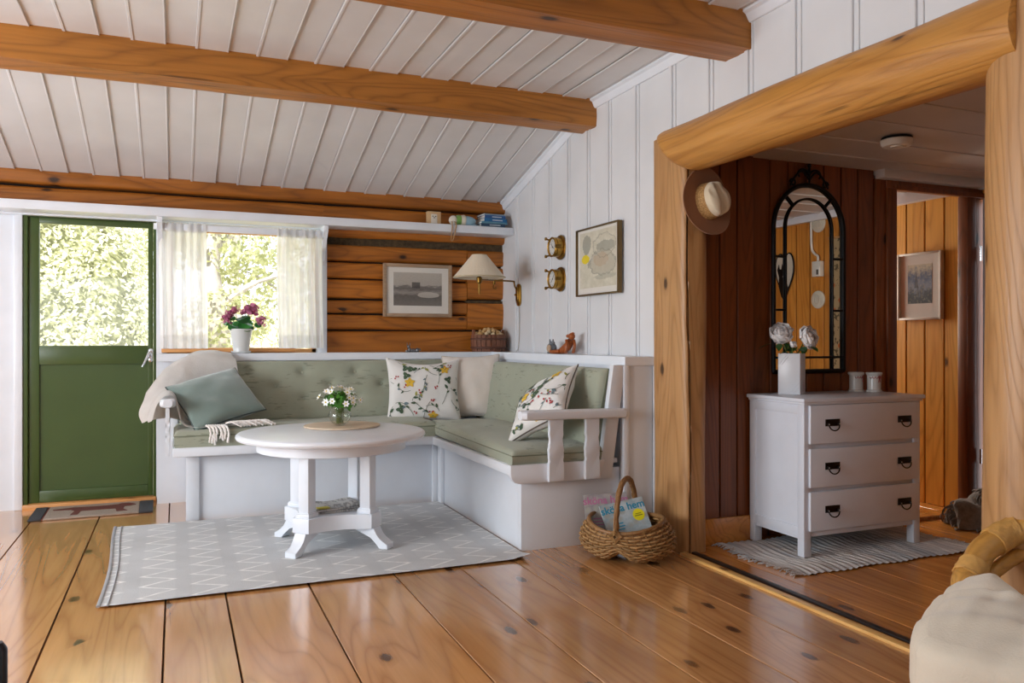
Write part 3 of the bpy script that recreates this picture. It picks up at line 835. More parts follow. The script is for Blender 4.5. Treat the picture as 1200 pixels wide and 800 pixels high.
# floral pillow against the back cushion
Mx = place((1.565, 5.31, .720), (-.10, -.95, .30), -1.5)
mb = MB(); S = pillow(mb, .255, .225, .075, Mx, 1, .09, sag=.03); floral(mb, S, Mx, .255, .225, 4)
t_ = thing('throw_pillow', 'white pillow with botanical print, upright beside the plain cream pillow', 'pillow', (1.565, 5.31, .54))
part('pillow_cover', mb, flo, t_)
mb = MB(); pipe_edge(mb, S, .004); part('piping', mb, flo[0], t_)
# cream pillow
Mx = place((1.925, 5.345, .735), (-.35, -.90, .26), 2)
mb = MB(); S = pillow(mb, .205, .225, .085, Mx, 2, .08)
t_ = thing('throw_pillow', 'plain cream pillow standing in the corner of the bench', 'pillow', (1.925, 5.345, .54))
part('pillow_cover', mb, fabric('cream_velvet', '#d8cfc6', 200, .85, .05, sheen=.5), t_)
mb = MB(); pipe_edge(mb, S, .005); part('piping', mb, fabric('cream_piping', '#bdb2a4', 200), t_)
# second floral pillow by the armrest
d1_, d2_ = Vector((.678, -.107, .732)).normalized(), Vector((.05, .993, .097)).normalized()
Mx = mat((1.835, 3.945, .715), Matrix(((d1_ - d2_).normalized(), (d1_ + d2_).normalized(), d1_.cross(d2_).normalized())).transposed())
mb = MB(); S = pillow(mb, .205, .205, .075, Mx, 5, .10); floral(mb, S, Mx, .205, .205, 11)
t_ = thing('throw_pillow', 'white botanical print pillow slumped behind the open armrest slats', 'pillow', (1.845, 3.88, .52))
part('pillow_cover', mb, flo, t_)
mb = MB(); pipe_edge(mb, S, .004); part('piping', mb, plain('brown_piping', '#5a5048', .9), t_)
# teal pillow
xa, ya = Vector((.38, .14, .10)).normalized(), Vector((-.28, .71, .647)).normalized(); za = xa.cross(ya).normalized(); ya = za.cross(xa)
Mx = mat((.225, 5.20, .705), Matrix((xa, ya, za)).transposed())
mb = MB(); S = pillow(mb, .222, .20, .075, Mx, 7, .07, crease=.014)
t_ = thing('throw_pillow', 'grey-teal velvet pillow resting on the cream blanket', 'pillow', (.222, 5.185, .55))
part('pillow_cover', mb, fabric('teal_velvet', '#6f827c', 180, .75, .10, sheen=.8), t_)
mb = MB(); pipe_edge(mb, S, .005); part('piping', mb, plain('teal_piping', '#3f4a48', .8), t_)

# ------------------------------------------------------------------ blanket over the left arm
bl = thing('fringed_blanket', 'cream wool blanket with fringe draped over the left arm of the bench', 'blanket', (.1, 5.3, .54))
wool = fabric('cream_wool', '#f4f0ec', 150, .95, .06, bump=.5, sheen=.6, spot=9)
V3 = lambda *a: [Vector(p) for p in a]
mb = MB()
sheet(mb, [V3((.02,5.57,.93), (.10,5.58,.985), (.22,5.585,.995), (.335,5.575,.975)),
           V3((-.03,5.49,.91), (.09,5.48,.955), (.22,5.475,.965), (.35,5.475,.94)),
           V3((-.10,5.43,.84), (.05,5.425,.86), (.2,5.44,.85), (.365,5.44,.86)),
           V3((-.165,5.37,.74), (-.02,5.34,.77), (.13,5.39,.74), (.38,5.40,.75)),
           V3((-.205,5.26,.63), (-.10,5.22,.70), (.05,5.33,.66), (.38,5.37,.64)),
           V3((-.19,5.20,.57), (-.11,5.13,.60), (.03,5.28,.58), (.36,5.33,.565))], 7, 9, thick=.010, wob=.012)
sheet(mb, [V3((-.16,5.20,.60), (-.15,5.10,.585), (-.13,5.02,.60)),
           V3((-.125,5.22,.70), (-.118,5.11,.69), (-.105,5.015,.68)),
           V3((-.07,5.24,.755), (-.065,5.12,.745), (-.062,5.02,.737)),
           V3((-.01,5.26,.745), (-.008,5.13,.738), (-.012,5.03,.728)),
           V3((.03,5.28,.66), (.018,5.15,.655), (.008,5.05,.65)),
           V3((.06,5.30,.575), (.045,5.16,.572), (.04,5.03,.565)),
           V3((.16,5.32,.560), (.14,5.16,.556), (.13,4.99,.556)),
           V3((.30,5.30,.560), (.27,5.14,.555), (.25,4.985,.556)),
           V3((.46,5.26,.560), (.44,5.14,.556), (.43,5.03,.556))], 6, 8, thick=.012, wob=.005)
part('blanket_cloth', mb, wool, bl, smooth=180)
mb = MB(); rg = random.Random(3)
def strand(P):
    P = catmull(P, 5); mb.tube(P, [.0062 + .0012 * math.sin(i * 1.9) for i in range(len(P))], 6)
for i in range(9):
    x = .16 + .012*i; d = rg.uniform(-.006, .006)
    if i in (1, 4, 6): L = .0
    strand([(x, 4.985, .565), (x + .02 + d, 4.950, .553), (x + .03 + d*2, 4.938, .52), (x + .028 + d*3, 4.937, .475 + rg.uniform(-.012, .04)), (x + .03 + d*4, 4.938, .452 + rg.uniform(0, .05))])
for i in range(12):
    x = .27 + .018*i; d = rg.uniform(-.01, .01); y = 4.99 + .006*i
    strand([(x, y + .02, .57), (x + .03, y - .012 + d, .58), (x + .06, y - .022 + d, .566), (x + .085, y - .018 + d*2, .553)])
part('fringe', mb, wool, bl, smooth=180)
# ------------------------------------------------------------------ rugs
def rugmat():
    t = NT('zigzag_rug'); v = t.coords(); X, Y, Z = t.sep(v)
    wob = t.math('MULTIPLY', t.noise(v, 9, 2), .012)
    band = t.math('MULTIPLY', X, 1 / .205); bi = t.math('FLOOR', band); bf = t.math('FRACT', band)
    ph = t.math('MULTIPLY', bi, .37)
    tri = t.math('PINGPONG', t.math('ADD', t.math('MULTIPLY', t.math('ADD', Y, wob), 1 / .080), ph), 1.0)
    pos = t.math('ADD', t.math('MULTIPLY', tri, .66), .14)
    d = t.math('ABSOLUTE', t.math('SUBTRACT', bf, pos))
    line = t.math('LESS_THAN', d, .060)
    inside = t.math('LESS_THAN', t.math('ABSOLUTE', t.math('SUBTRACT', bf, .47)), .34)
    hatch = t.math('GREATER_THAN', t.math('FRACT', t.math('MULTIPLY', Y, 1/.011)), .55)
    brk = t.ramp(t.noise(v, 26, 3), (.40, (.0, 0, 0)), (.62, (1, 1, 1)))
    n = t.noise(v, 3, 4, .6)
    base = t.ramp(n, (.3, lin('#babcbd')), (.7, lin('#ccced0')))
    wv = t.noise(t.mapping(v, (240, 40, 1)), 1, 2); base = t.mix(t.math('MULTIPLY', wv, .35), base, lin('#aeb1b3'))
    base = t.mix(t.math('MULTIPLY', t.math('MULTIPLY', hatch, inside), .28), base, lin('#dadbd9'))
    col = t.mix(t.math('MULTIPLY', line, t.math('ADD', .45, t.math('MULTIPLY', brk, .5))), base, lin('#ececea'))
    t.bsdf(col, .95, 0, t.bump(t.math('ADD', wv, line), .25, .004)); return t.m
mb = MB()
def rf(u, v):
    x = -.285 + 1.865*u; y = 3.545 + 1.475*v
    x += -.02*v*(1-u) + .012*math.sin(v*5)*(1-u); y += .02*(u-.5)*(1-v)*0
    z = .010 + .004*max(0, noise.noise(Vector((x*2, y*2, 0))))
    cu = max(0, 1 - (((1-u)*1.865)**2 + (v*1.475)**2) ** .5 / .10); z += .018*cu
    return Vector((x, y, z))
vs = mb.grid(rf, 60, 46)
pass
big = thing('area_rug', 'large pale grey rug with white zigzag pattern under the round table', 'rug', (.65, 4.28, 0))
part('rug_cloth', mb, rugmat(), big)
mb = MB(); mb.tube([rf(0, i/30) + Vector((.0, 0, .001)) for i in range(31)], .008, 6, flat=.6); mb.tube([rf(.018, i/30) + Vector((.0, 0, .001)) for i in range(31)], .004, 6)
part('rug_hem', mb, plain('hem_grey', '#a3a5a8', .9), big)

# door mat with a dog
mt = thing('door_mat', 'small beige door mat with a reddish brown dog and dark ends, before the green door', 'door mat', (-.46, 5.6, 0))
Mm = Matrix.Translation((-.47, 5.59, 0)) @ Matrix.Rotation(R(1), 4, 'Z')
def matm(name, h):
    t = NT(name); v = t.coords(); n = t.noise(v, 130, 2); c = lin(h)
    t.bsdf(t.ramp(n, (.3, tuple(x*.75 for x in c[:3])), (.7, c)), .98, 0, t.bump(n, .6, .006)); return t.m
mb = MB()
for x0, x1, mi in ((-.335, -.265, 1), (-.265, -.257, 2), (-.257, .255, 0), (.255, .335, 1)):
    mb.box(x0, x1, -.19, .19, .001, .013, .004, mi=mi, M=Mm, seg=1)
part('mat_pile', mb, [matm('mat_beige', '#a8988a'), matm('mat_slate', '#3f4247'), matm('mat_edge', '#8a4a40')], mt)
dog = [(.215,.10),(.235,.06),(.20,.03),(.17,.03),(.165,-.06),(.19,-.12),(.13,-.12),(.12,-.03),(.0,-.025),(-.07,-.03),(-.08,-.13),(-.12,-.135),(-.105,-.02),(-.13,.03),(-.225,.045),(-.23,.065),(-.12,.10),(0,.085),(.08,.09),(.13,.10),(.15,.125),(.19,.125)]
mb = MB(); mb.prism([(x, y) for x, y in dog], .004, Mm @ Matrix.Translation((0, 0, .0115))); part('dog_motif', mb, matm('mat_rust', '#6e3a30'), mt)

# ------------------------------------------------------------------ round table
TX, TY = .75, 4.215
tb = thing('round_table', 'white painted round pedestal table with four columns and splayed feet', 'table', (TX, TY, .014))
Mt = Matrix.Translation((TX, TY, 0))
mb = MB(); mb.lathe([(0,.556),(.462,.556),(.474,.560),(.480,.570),(.478,.580),(.470,.587),(.462,.589),(0,.589)], Mt, 72); part('tabletop', mb, M['white'], tb, smooth=35)
mb = MB(); mb.lathe([(.355,.558),(.375,.558),(.378,.50),(.372,.497),(.355,.497)], Mt, 64); mb.lathe([(0,.51),(.36,.51)], Mt, 32); part('apron', mb, M['white'], tb, smooth=35)
prof = []
cr = .215
for q in range(4):
    a = R(45 + 90*q); c = Vector((TX + cr*math.cos(a), TY + cr*math.sin(a), 0)); Mq = Matrix.Translation(c) @ Matrix.Rotation(a, 4, 'Z')
    mb = MB(); h_ = .030; mb.box(-h_, h_, -h_, h_, .20, .515, .003, M=Mq); mb.box(-.040, .040, -.040, .040, .183, .203, .003, M=Mq); mb.box(-.036, .036, -.036, .036, .203, .209, .002, M=Mq)
    part('column', mb, M['white'], tb)
    mb = MB()
    sp = [(-.06, .112), (.055, .112), (.062, .095), (.072, .078), (.088, .058), (.108, .045), (.132, .038), (.132, .012), (.085, .012), (.076, .026), (.058, .048), (.034, .064), (-.0, .080), (-.05, .092)]
    mb.prism(sp, .064, Mq @ axes((1,0,0), (0,0,1), (0,-1,0), (0, .032, 0)), bev=.003); part('foot', mb, M['white'], tb)
# plinth with concave sides
pl = []
for q in range(4):
    a = R(45 + 90*q); d = Vector((math.cos(a), math.sin(a))); n2 = Vector((-d.y, d.x))
    c = d * (cr + .052)
    pl += [c - n2*.048, c + n2*.048]
    a2 = a + R(45); e = Vector((math.cos(a2), math.sin(a2)))
    p0 = c + n2*.048; d3 = Vector((math.cos(a + R(90)), math.sin(a + R(90)))); p1 = d3*(cr+.052) - Vector((-d3.y, d3.x))*.048
    for i in range(1, 12):
        t = i/12; pl.append(p0.lerp(p1, t) - e * (.045 * math.sin(math.pi*t)))
mb = MB(); mb.prism([(p.x, p.y) for p in pl], .072, Mt @ Matrix.Translation((0, 0, .112)), bev=.003); part('lower_shelf', mb, M['white'], tb)
# newspapers on the lower shelf
def papermat(name, base, ink, sc=(60, 14, 1)):
    t = NT(name); v = t.coords(); n = t.noise(t.mapping(v, sc), 1, 3); m = t.noise(v, 9, 2)
    f = t.math('MULTIPLY', t.ramp(n, (.45, (0,0,0)), (.55, (1,1,1))), t.ramp(m, (.4, (0,0,0)), (.5, (1,1,1))))
    t.bsdf(t.mix(t.math('MULTIPLY', f, .6), lin(base), lin(ink)), .8); return t.m
news = papermat('newsprint', '#b9b7b4', '#4c4a4a')
for i, (dx, dy, a, lab) in enumerate(((.0, .0, 3, 'folded grey newspaper under the magazine on the table shelf'), (.01, .005, 10, 'grey magazine with a yellow corner lying on top of the newspaper under the table'))):
    mb = MB(); Mn = Matrix.Translation((TX + .0 + dx, TY - .01 + dy, .185 + .012*i)) @ Matrix.Rotation(R(a), 4, 'Z')
    def pf_(u, v): 
        return Mn @ Vector(((u-.5)*.25, (v-.5)*.21, .0115 + (.012*(u-.5)**2 + .004*math.sin(u*9))*(i)))
    mb.box(-.125, .125, -.105, .105, .0, .010, .003, M=Mn, seg=1)
    if i:
        vs = mb.grid(pf_, 10, 4)
        mb.box(-.12, -.06, -.10, -.06, .012, .0175, mi=1, M=Mn)
    solo('newspaper' if not i else 'magazine', mb, [news, plain('yellow_cover', '#c9bb2e', .6)], lab, 'newspaper' if not i else 'magazine', (TX + dx, TY + dy, .185 + .012*i))
# placemat, vase, anemones
px, py = .835, 4.40
mb = MB(); mb.lathe([(0,.590),(.20,.590),(.205,.593),(.203,.599),(.197,.600),(0,.600)], Matrix.Translation((px, py, 0)), 60)
solo('placemat', mb, wood('pale_disc', '#d8c6ae', '#b89a78', 'X', 1.5, 0, .5, .1, crack=0), 'round pale wooden trivet under the glass vase', 'placemat', (px, py, .59))
vx, vy, vz = .815, 4.36, .6005
vs_ = thing('glass_vase', 'small round clear glass vase of water on the round table', 'vase', (vx, vy, vz))
gvm = glass_pane('clear_glass', .05, (.97, .98, .98, 1))
Mv = Matrix.Translation((vx, vy, vz))
out = [(0,0),(.022,0),(.030,.004),(.050,.020),(.061,.042),(.062,.058),(.055,.078),(.042,.092),(.040,.097),(.044,.103)]
inn = [(.0415,.102),(.0375,.096),(.040,.091),(.0525,.076),(.0595,.058),(.0585,.043),(.048,.022),(.028,.007),(0,.006)]
mb = MB(); mb.lathe(out + inn, Mv, 40); part('vase_glass', mb, gvm, vs_, smooth=180)
wtm = glass_pane('vase_water', .025, (.94, .95, .91, 1))
mb = MB(); mb.lathe([(0,.0065),(.0275,.0075),(.0475,.0225),(.058,.043),(.059,.058),(.053,.074),(0,.074)], Mv, 40); part('vase_water', mb, wtm, vs_, smooth=180)
pet = plain('anemone_petal', '#fbfbf8', .6, 0, .03, **{'Subsurface Weight': .1}); stam = plain('anemone_centre', '#d9c24a', .7); gstem = plain('green_stem', '#6b7a3a', .6); gleaf = leafmat('anemone_leaf', '#2f6a1e', '#5fa033', .25)
rg = random.Random(21)
spots = []
for i in range(30):
    for _ in range(60):
        a = rg.uniform(0, 6.283); el = rg.uniform(.05, 1.45); k = Vector((math.cos(a)*math.cos(el), math.sin(a)*math.cos(el), math.sin(el)))
        if all((k - q).length > .30 for q in spots): spots.append(k); break
for i, k in enumerate(spots):
    rad = rg.uniform(.095, .118)
    head = Vector((vx, vy, vz + .118)) + Vector((k.x*rad, k.y*rad, k.z*rad*.86))
    mb = MB(); base = Vector((vx + rg.uniform(-.02, .02), vy + rg.uniform(-.02, .02), vz + .012)); neck = Vector((vx + k.x*.028, vy + k.y*.028, vz + .10))
    mb.tube(catmull([base, neck, neck.lerp(head, .55) + Vector((0, 0, .012)), head], 4), .0014, 5, mi=2)
    d = (k + Vector((rg.uniform(-.4,.4), rg.uniform(-.4,.4) - .25, rg.uniform(-.2,.3)))).normalized(); F = frame_from(d); sz = rg.uniform(.017, .022)
    for q in range(6):
        a = q*math.pi/3 + rg.uniform(-.1, .1); e1 = F @ Vector((math.cos(a), math.sin(a), .28)); e2 = F @ Vector((-math.sin(a), math.cos(a), 0))
        mb.flat([head, head + e1*sz*.5 - e2*sz*.30, head + e1*sz*.85 - e2*sz*.20, head + e1*sz, head + e1*sz*.85 + e2*sz*.20, head + e1*sz*.5 + e2*sz*.30])
    mb.sphere(head + d*.003, .0045, 6, mi=1)
    solo('wood_anemone', mb, [pet, stam, gstem], 'small white star-shaped anemone in the round glass vase', 'flower', base, 'white anemones in the glass vase', smooth=0)
mb = MB()
for i in range(230):
    a = rg.uniform(0, 6.283); el = rg.uniform(-.35, 1.3); k = Vector((math.cos(a)*math.cos(el), math.sin(a)*math.cos(el), math.sin(el))); rr = rg.uniform(.035, .092)
    c = Vector((vx, vy, vz + .115)) + Vector((k.x*rr, k.y*rr, k.z*rr*.85)); F = frame_from(k + Vector((rg.uniform(-.6,.6), rg.uniform(-.6,.6), rg.uniform(-.3,.6)))); L = rg.uniform(.012, .02)
    th = rg.uniform(0, 6.28); e1 = F @ Vector((math.cos(th), math.sin(th), .1)); e2 = F @ Vector((-math.sin(th), math.cos(th), 0))
    mb.flat([c - e1*L, c - e1*L*.2 - e2*L*.55, c + e1*L*.6 - e2*L*.3, c + e1*L, c + e1*L*.6 + e2*L*.3, c - e1*L*.2 + e2*L*.55])
o = solo('anemone_leaves', mb, gleaf, 'lobed green leaves among the white anemones', 'leaves', (vx, vy, vz + .1), smooth=0); o['kind'] = 'stuff'
# ------------------------------------------------------------------ curtains and rod
rod = MB(); rod.box(-.135, .945, 5.655, 5.668, 1.775, 1.815, .003)
solo('curtain_rod', rod, M['white'], 'flat white curtain rail across the window under the shelf', 'curtain rail', (.4, 5.66, 1.775))
cur = sheer('sheer_linen', '#fcfcfd', .10, .72); hem = sheer('sheer_hem', '#f0f0f0', .04, .62)
for (x0, x1, lab, sd) in ((-.105, .185, 'sheer white curtain gathered at the left of the window beside the green door', 1), (.635, .945, 'sheer white curtain gathered at the right of the window by the log wall', 2)):
    t_ = thing('curtain', lab, 'curtain', ((x0+x1)/2, 5.68, 1.0))
    def cf(u, v, z0=1.005, z1=1.82):
        x = x0 + (x1-x0)*u; k = math.sin(u*34 + sd*2 + .6*math.sin(u*9)) * (.012 + .012*(1-v)) + .010*math.sin(u*13 + sd)
        z = z0 + (z1-z0)*v
        x += .010*math.sin(v*3 + sd)*(1-v)
        y = 5.685 + k * (1 if v < .94 else .35)
        return Vector((x, y, z + (.006*math.sin(u*70) if v > .99 else 0)))
    mb = MB(); mb.grid(lambda u, v: cf(u, .11 + .89*v), 110, 24); part('curtain_cloth', mb, cur, t_, smooth=180)
    mb = MB(); mb.grid(lambda u, v: cf(u, .11*v) + Vector((0, -.001, 0)), 110, 4); part('hem', mb, hem, t_, smooth=180)
    mb = MB(); mb.grid(lambda u, v: cf(u, .93 + .07*v) + Vector((0, -.034, 0)), 110, 3); part('heading', mb, hem, t_, smooth=180)

# ------------------------------------------------------------------ potted plant on the sill
pp = thing('potted_plant', 'pink flowering plant in a white pot on the window ledge', 'plant', (.40, 5.66, .973))
Mp = Matrix.Translation((.40, 5.655, .974))
mb = MB(); mb.lathe([(0,0),(.050,0),(.052,.012),(.050,.016)] + [(.050 + .022*t, .016 + .134*t) for t in (.2,.4,.6,.8,1)] + [(.076,.150),(.077,.160),(.072,.162),(.068,.150),(0,.145)], Mp, 40); part('pot', mb, plain('pot_glaze', '#d7dbdb', .25, 0, .03), pp, smooth=50)
mb = MB(); mb.lathe([(0,.002),(.058,.002),(.064,.008),(.064,.014),(.058,.012),(.05,.012)], Mp, 36); part('saucer', mb, plain('saucer_glaze', '#cfd3d3', .25), pp)
gl2 = leafmat('begonia_leaf', '#1f5a2a', '#3f8a3f', .3, .35); rg = random.Random(5)
mb = MB()
def bigleaf(mb, c, nrm, L, roll, cup=.15):
    F = frame_from(nrm); ring = []
    for i in range(14):
        a = 2*math.pi*i/14; r = L*(.5 + .06*math.cos(a)); ring.append(c + F @ Vector((r*math.cos(a+roll), r*.85*math.sin(a+roll), -cup*L*abs(math.sin(a)))))
    mb.fan(c, ring)
lv = [(-.02,-.05,.20,.07), (.03,-.06,.19,.075), (-.055,-.03,.18,.07), (.06,-.03,.17,.05), (-.06,-.02,.235,.06), (.0,-.065,.225,.085), (.02,-.05,.17,.09), (-.03,.02,.20,.08), (.04,.03,.20,.08), (.105,-.03,.19,.05), (-.085,.0,.20,.06), (-.01,-.03,.165,.09),(.03,.0,.24,.06)]
for (x, y, z, L) in lv: bigleaf(mb, Mp @ Vector((x, y, z)), Vector((x*2, -.6 + y, .6 + rg.uniform(-.3,.3))), L, rg.uniform(0, 6))
part('leaves', mb, gl2, pp, smooth=0)
mb = MB(); stems = [(-.045,-.02,.285), (.035,-.03,.295), (.065,-.02,.285), (-.09,-.02,.225), (.125,-.02,.215), (-.075,-.03,.255), (.01,0,.27)]
for (x, y, z) in stems: mb.tube(catmull([Mp @ Vector((x*.2, y*.2, .14)), Mp @ Vector((x*.5, y, z*.75)), Mp @ Vector((x, y, z))], 5), .0025, 6)
part('stem', mb, gstem, pp)
pk = leafmat('pink_petal', '#a84d78', '#d98fb0', .3, .6)
for (x, y, z), s_ in zip(stems, (.03, .032, .046, .034, .036, .03, .02)):
    mb = MB(); c = Mp @ Vector((x, y, z))
    for k in range(34):
        d = Vector((rg.gauss(0,1), rg.gauss(0,1), rg.gauss(0,1) + .3)).normalized(); p = c + d*s_*rg.uniform(.35, 1)*Vector((1,1,.8)).length/1.62; F = frame_from(d + Vector((rg.uniform(-.5,.5),)*3)); L = s_*.36
        mb.fan(p, [p + F @ Vector((L*math.cos(a), L*math.sin(a), L*.25)) for a in [i*math.pi/3 for i in range(6)]])
    part('blossom', mb, pk, pp, smooth=0)

# ------------------------------------------------------------------ shelf things
t_ = thing('picture_block', 'small pale wooden block with a painted animal face on the wall shelf', 'ornament', (1.745, 5.66, 1.906))
mb = MB(); mb.box(1.693, 1.797, 5.65, 5.685, 1.9065, 2.004, .003); part('block', mb, plain('pale_block', '#cda97c', .6), t_)
mb = MB(); mb.box(1.722, 1.768, 5.6485, 5.651, 1.908, 1.985, .001); mb.sphere((1.745, 5.6485, 1.962), (.022, .002, .016), 14); part('painted_figure', mb, plain('pale_figure', '#d9d2c4', .7), t_)
mb = MB()
for x, z in ((1.734, 1.968), (1.756, 1.968), (1.745, 1.958)): mb.sphere((x, 5.6465, z), (.005, .0015, .004), 8)
part('painted_eyes', mb, plain('dark_paint', '#35383c', .7), t_)
ty = thing('soft_toy', 'small soft toy lying on the wall shelf with a green collar and a dangling cord', 'toy', (1.95, 5.64, 1.906))
mb = MB(); mb.sphere((1.885, 5.63, 1.945), (.033, .035, .034), 18); mb.sphere((1.862, 5.625, 1.94), (.012, .012, .01), 10); part('head', mb, fabric('toy_white', '#d8d2c4', 200), ty)
mb = MB(); mb.lathe([(0,-.02),(.034,-.018),(.040,0),(.036,.02),(0,.022)], axes((0,1,0), (0,0,1), (1,0,0), (1.925, 5.63, 1.947)), 20); part('collar', mb, fabric('toy_green', '#6f9a4a', 200), ty)
mb = MB(); mb.lathe([(0,-.03),(.036,-.028),(.042,0),(.036,.012)], axes((0,1,0), (0,0,1), (1,0,0), (1.965, 5.63, 1.947)), 20); part('cream_band', mb, fabric('toy_cream', '#d6d0bd', 200), ty)
mb = MB(); mb.lathe([(.037,-.01),(.036,.02),(.028,.05),(.016,.07),(0,.078)], axes((0,1,0), (0,0,1), (1,0,0), (1.985, 5.63, 1.945)), 20); mb.sphere((2.035, 5.63, 1.917), (.04, .02, .009), 10); part('body', mb, fabric('toy_blue', '#8fb4c4', 200), ty)
mb = MB(); mb.tube(catmull([(1.865,5.60,1.93),(1.858,5.573,1.915),(1.857,5.568,1.87),(1.848,5.568,1.80),(1.853,5.568,1.783),(1.866,5.568,1.80),(1.885,5.568,1.88),(1.888,5.575,1.914),(1.886,5.60,1.93)], 5), .0042, 6); part('cord', mb, plain('cord_brown', '#a8845c', .9), ty)
bk = [(2.185, 5.66, .022, .19, .17, -3, '#27435c', '#d9d9d4', 'wide dark blue book at the bottom of the stack on the wall shelf'),
      (2.19, 5.665, .014, .21, .17, 3, '#5f93a8', '#d8d5cc', 'thin pale teal book, second from the bottom of the stack on the wall shelf'),
      (2.195, 5.66, .026, .19, .16, 6, '#1f6aa0', '#d8d5cc', 'bright blue book in the middle of the stack on the wall shelf'),
      (2.20, 5.665, .024, .17, .15, 2, '#28558f', '#dad7cf', 'royal blue book near the top of the stack on the wall shelf'),
      (2.195, 5.67, .012, .165, .14, 5, '#8fa4b4', '#e2e0da', 'thin pale book on top of the stack on the wall shelf')]
z = 1.9065
for (x, y, t, L, wd, a, c, pg, lab) in bk:
    Mk = Matrix.Translation((x, y, z)) @ Matrix.Rotation(R(a), 4, 'Z'); b_ = thing('book', lab, 'book', (x, y, z), 'blue books stacked on the wall shelf')
    mb = MB(); mb.box(-L/2, L/2, -wd/2, -wd/2 + .003, 0, t, M=Mk); mb.box(-L/2, L/2, -wd/2, wd/2, 0, .0022, M=Mk); mb.box(-L/2, L/2, -wd/2, wd/2, t - .0022, t, M=Mk)
    part('cover', mb, plain('cover_' + c[1:], c, .35, 0, .1, 20), b_)
    mb = MB(); mb.box(-L/2 + .003, L/2 - .003, -wd/2 + .003, wd/2 - .004, .0022, t - .0022, M=Mk); part('pages', mb, plain('pages_' + c[1:], pg, .8), b_)
    if t > .02:
        mb = MB(); mb.box(-L*.15, L*.3, -wd/2 - .0006, -wd/2, t*.35, t*.65, M=Mk); part('spine_lettering', mb, plain('spine_' + c[1:], '#b9c6d0', .5), b_)
    z += t + .0003

# ------------------------------------------------------------------ things on the ledge
# wooden tub of pale round bulbs
tub = thing('wooden_tub', 'brown stave tub heaped with pale round nuts in the corner of the ledge', 'tub', (2.19, 5.67, .973))
mb = MB(); Mb = Matrix.Translation((2.185, 5.685, .974)); ns = 22
for i in range(ns):
    a0, a1 = 2*math.pi*i/ns + .02, 2*math.pi*(i+1)/ns - .02; hgt = .128 if i not in (0, 11) else .165
    pr = []
    for r_, z_ in ((.118, 0), (.128, hgt*.5), (.124, hgt)):
        pr.append((r_, z_))
    inn = [(r_ - .011, z_) for r_, z_ in reversed(pr)]
    ring = [[Mb @ Vector((r_*math.cos(a)*1.08, r_*math.sin(a)*.85, z_)) for r_, z_ in pr + inn] for a in (a0, (a0+a1)/2, a1)]
    vs = [[mb.bm.verts.new(p) for p in r_] for r_ in ring]
    for A, B in zip(vs, vs[1:]):
        for k in range(6): mb.bm.faces.new((A[k], B[k], B[(k+1)%6], A[(k+1)%6]))
    mb.bm.faces.new(list(reversed(vs[0]))); mb.bm.faces.new(vs[-1])
part('staves', mb, wood('tub_wood', '#8a5a42', '#4a2a1e', 'Z', 2, .2, .7, .3), tub)
for zz in (.03, .095):
    mb = MB(); mb.tube([Mb @ Vector((.1265*1.08*math.cos(a), .1265*.85*math.sin(a), zz)) for a in [2*math.pi*i/40 for i in range(40)]], .005, 6, closed=True, flat=1.6); part('hoop', mb, plain('hoop_brown', '#5a3628', .6), tub)
mb = MB(); mb.lathe([(0,.012),(.112,.012)], Mb @ Matrix.Diagonal((1.08,.85,1,1)), 30); mb.lathe([(0,.10),(.109,.095)], Mb @ Matrix.Diagonal((1.08,.85,1,1)), 30); part('bottom', mb, M['hall'], tub)
nutm = [plain('nut_a', '#c9a878', .6, 0, .15, 60), plain('nut_b', '#b8915c', .6, 0, .15, 60), plain('nut_c', '#d6bf98', .6, 0, .12, 60)]
rg = random.Random(9); pts = []
for i in range(400):
    a = rg.uniform(0, 6.283); rr = math.sqrt(rg.random()); x, y = .098*1.08*rr*math.cos(a), .098*.85*rr*math.sin(a); zz = .122 + .045*(1-rr**2) 
    if all((Vector((x, y, zz)) - q).length > .0255 for q in pts): pts.append(Vector((x, y, zz)))
protos = []
for i, p in enumerate(pts[:38]):
    loc = Mb @ p
    if i < 3:
        mb = MB(); mb.lathe([(0,-.0155),(.008,-.0135),(.0145,-.006),(.0162,.001),(.0135,.009),(.007,.0145),(.002,.0175),(0,.0205)], Matrix.Translation(loc), 12, fn=lambda a, z: 1 + .04*math.sin(a*5)); o = solo('round_nut', mb, nutm[i], 'pale tan round nut heaped in the wooden tub', 'nut', loc, 'round nuts in the wooden tub'); protos.append(o)
    else: dup(protos[i % 3], loc, (rg.uniform(-1,1), rg.uniform(-1,1), rg.uniform(0,6)))
# grey metal figurine
fg = solo('metal_figurine', MB().sphere((1.555, 5.64, .99), (.014,.014,.022), 10).sphere((1.585, 5.64, .986), (.028,.014,.015), 12).sphere((1.615, 5.64, .988), (.016,.013,.018), 10).sphere((1.548, 5.64, 1.012), (.010,.010,.012), 10)
   .tube([(1.541,5.64,1.018),(1.538,5.64,1.042)], [.005,.002], 6).tube([(1.556,5.64,1.018),(1.560,5.64,1.040)], [.005,.002], 6).tube([(1.62,5.64,.99),(1.632,5.635,1.0),(1.636,5.63,.985)], .005, 6).sphere((1.535, 5.63, .982), (.012,.008,.009), 8),
   plain('pewter', '#77777a', .35, .8, .3, 60), 'small grey metal animal figurine on the ledge below the framed landscape', 'figurine', (1.58, 5.64, .973))
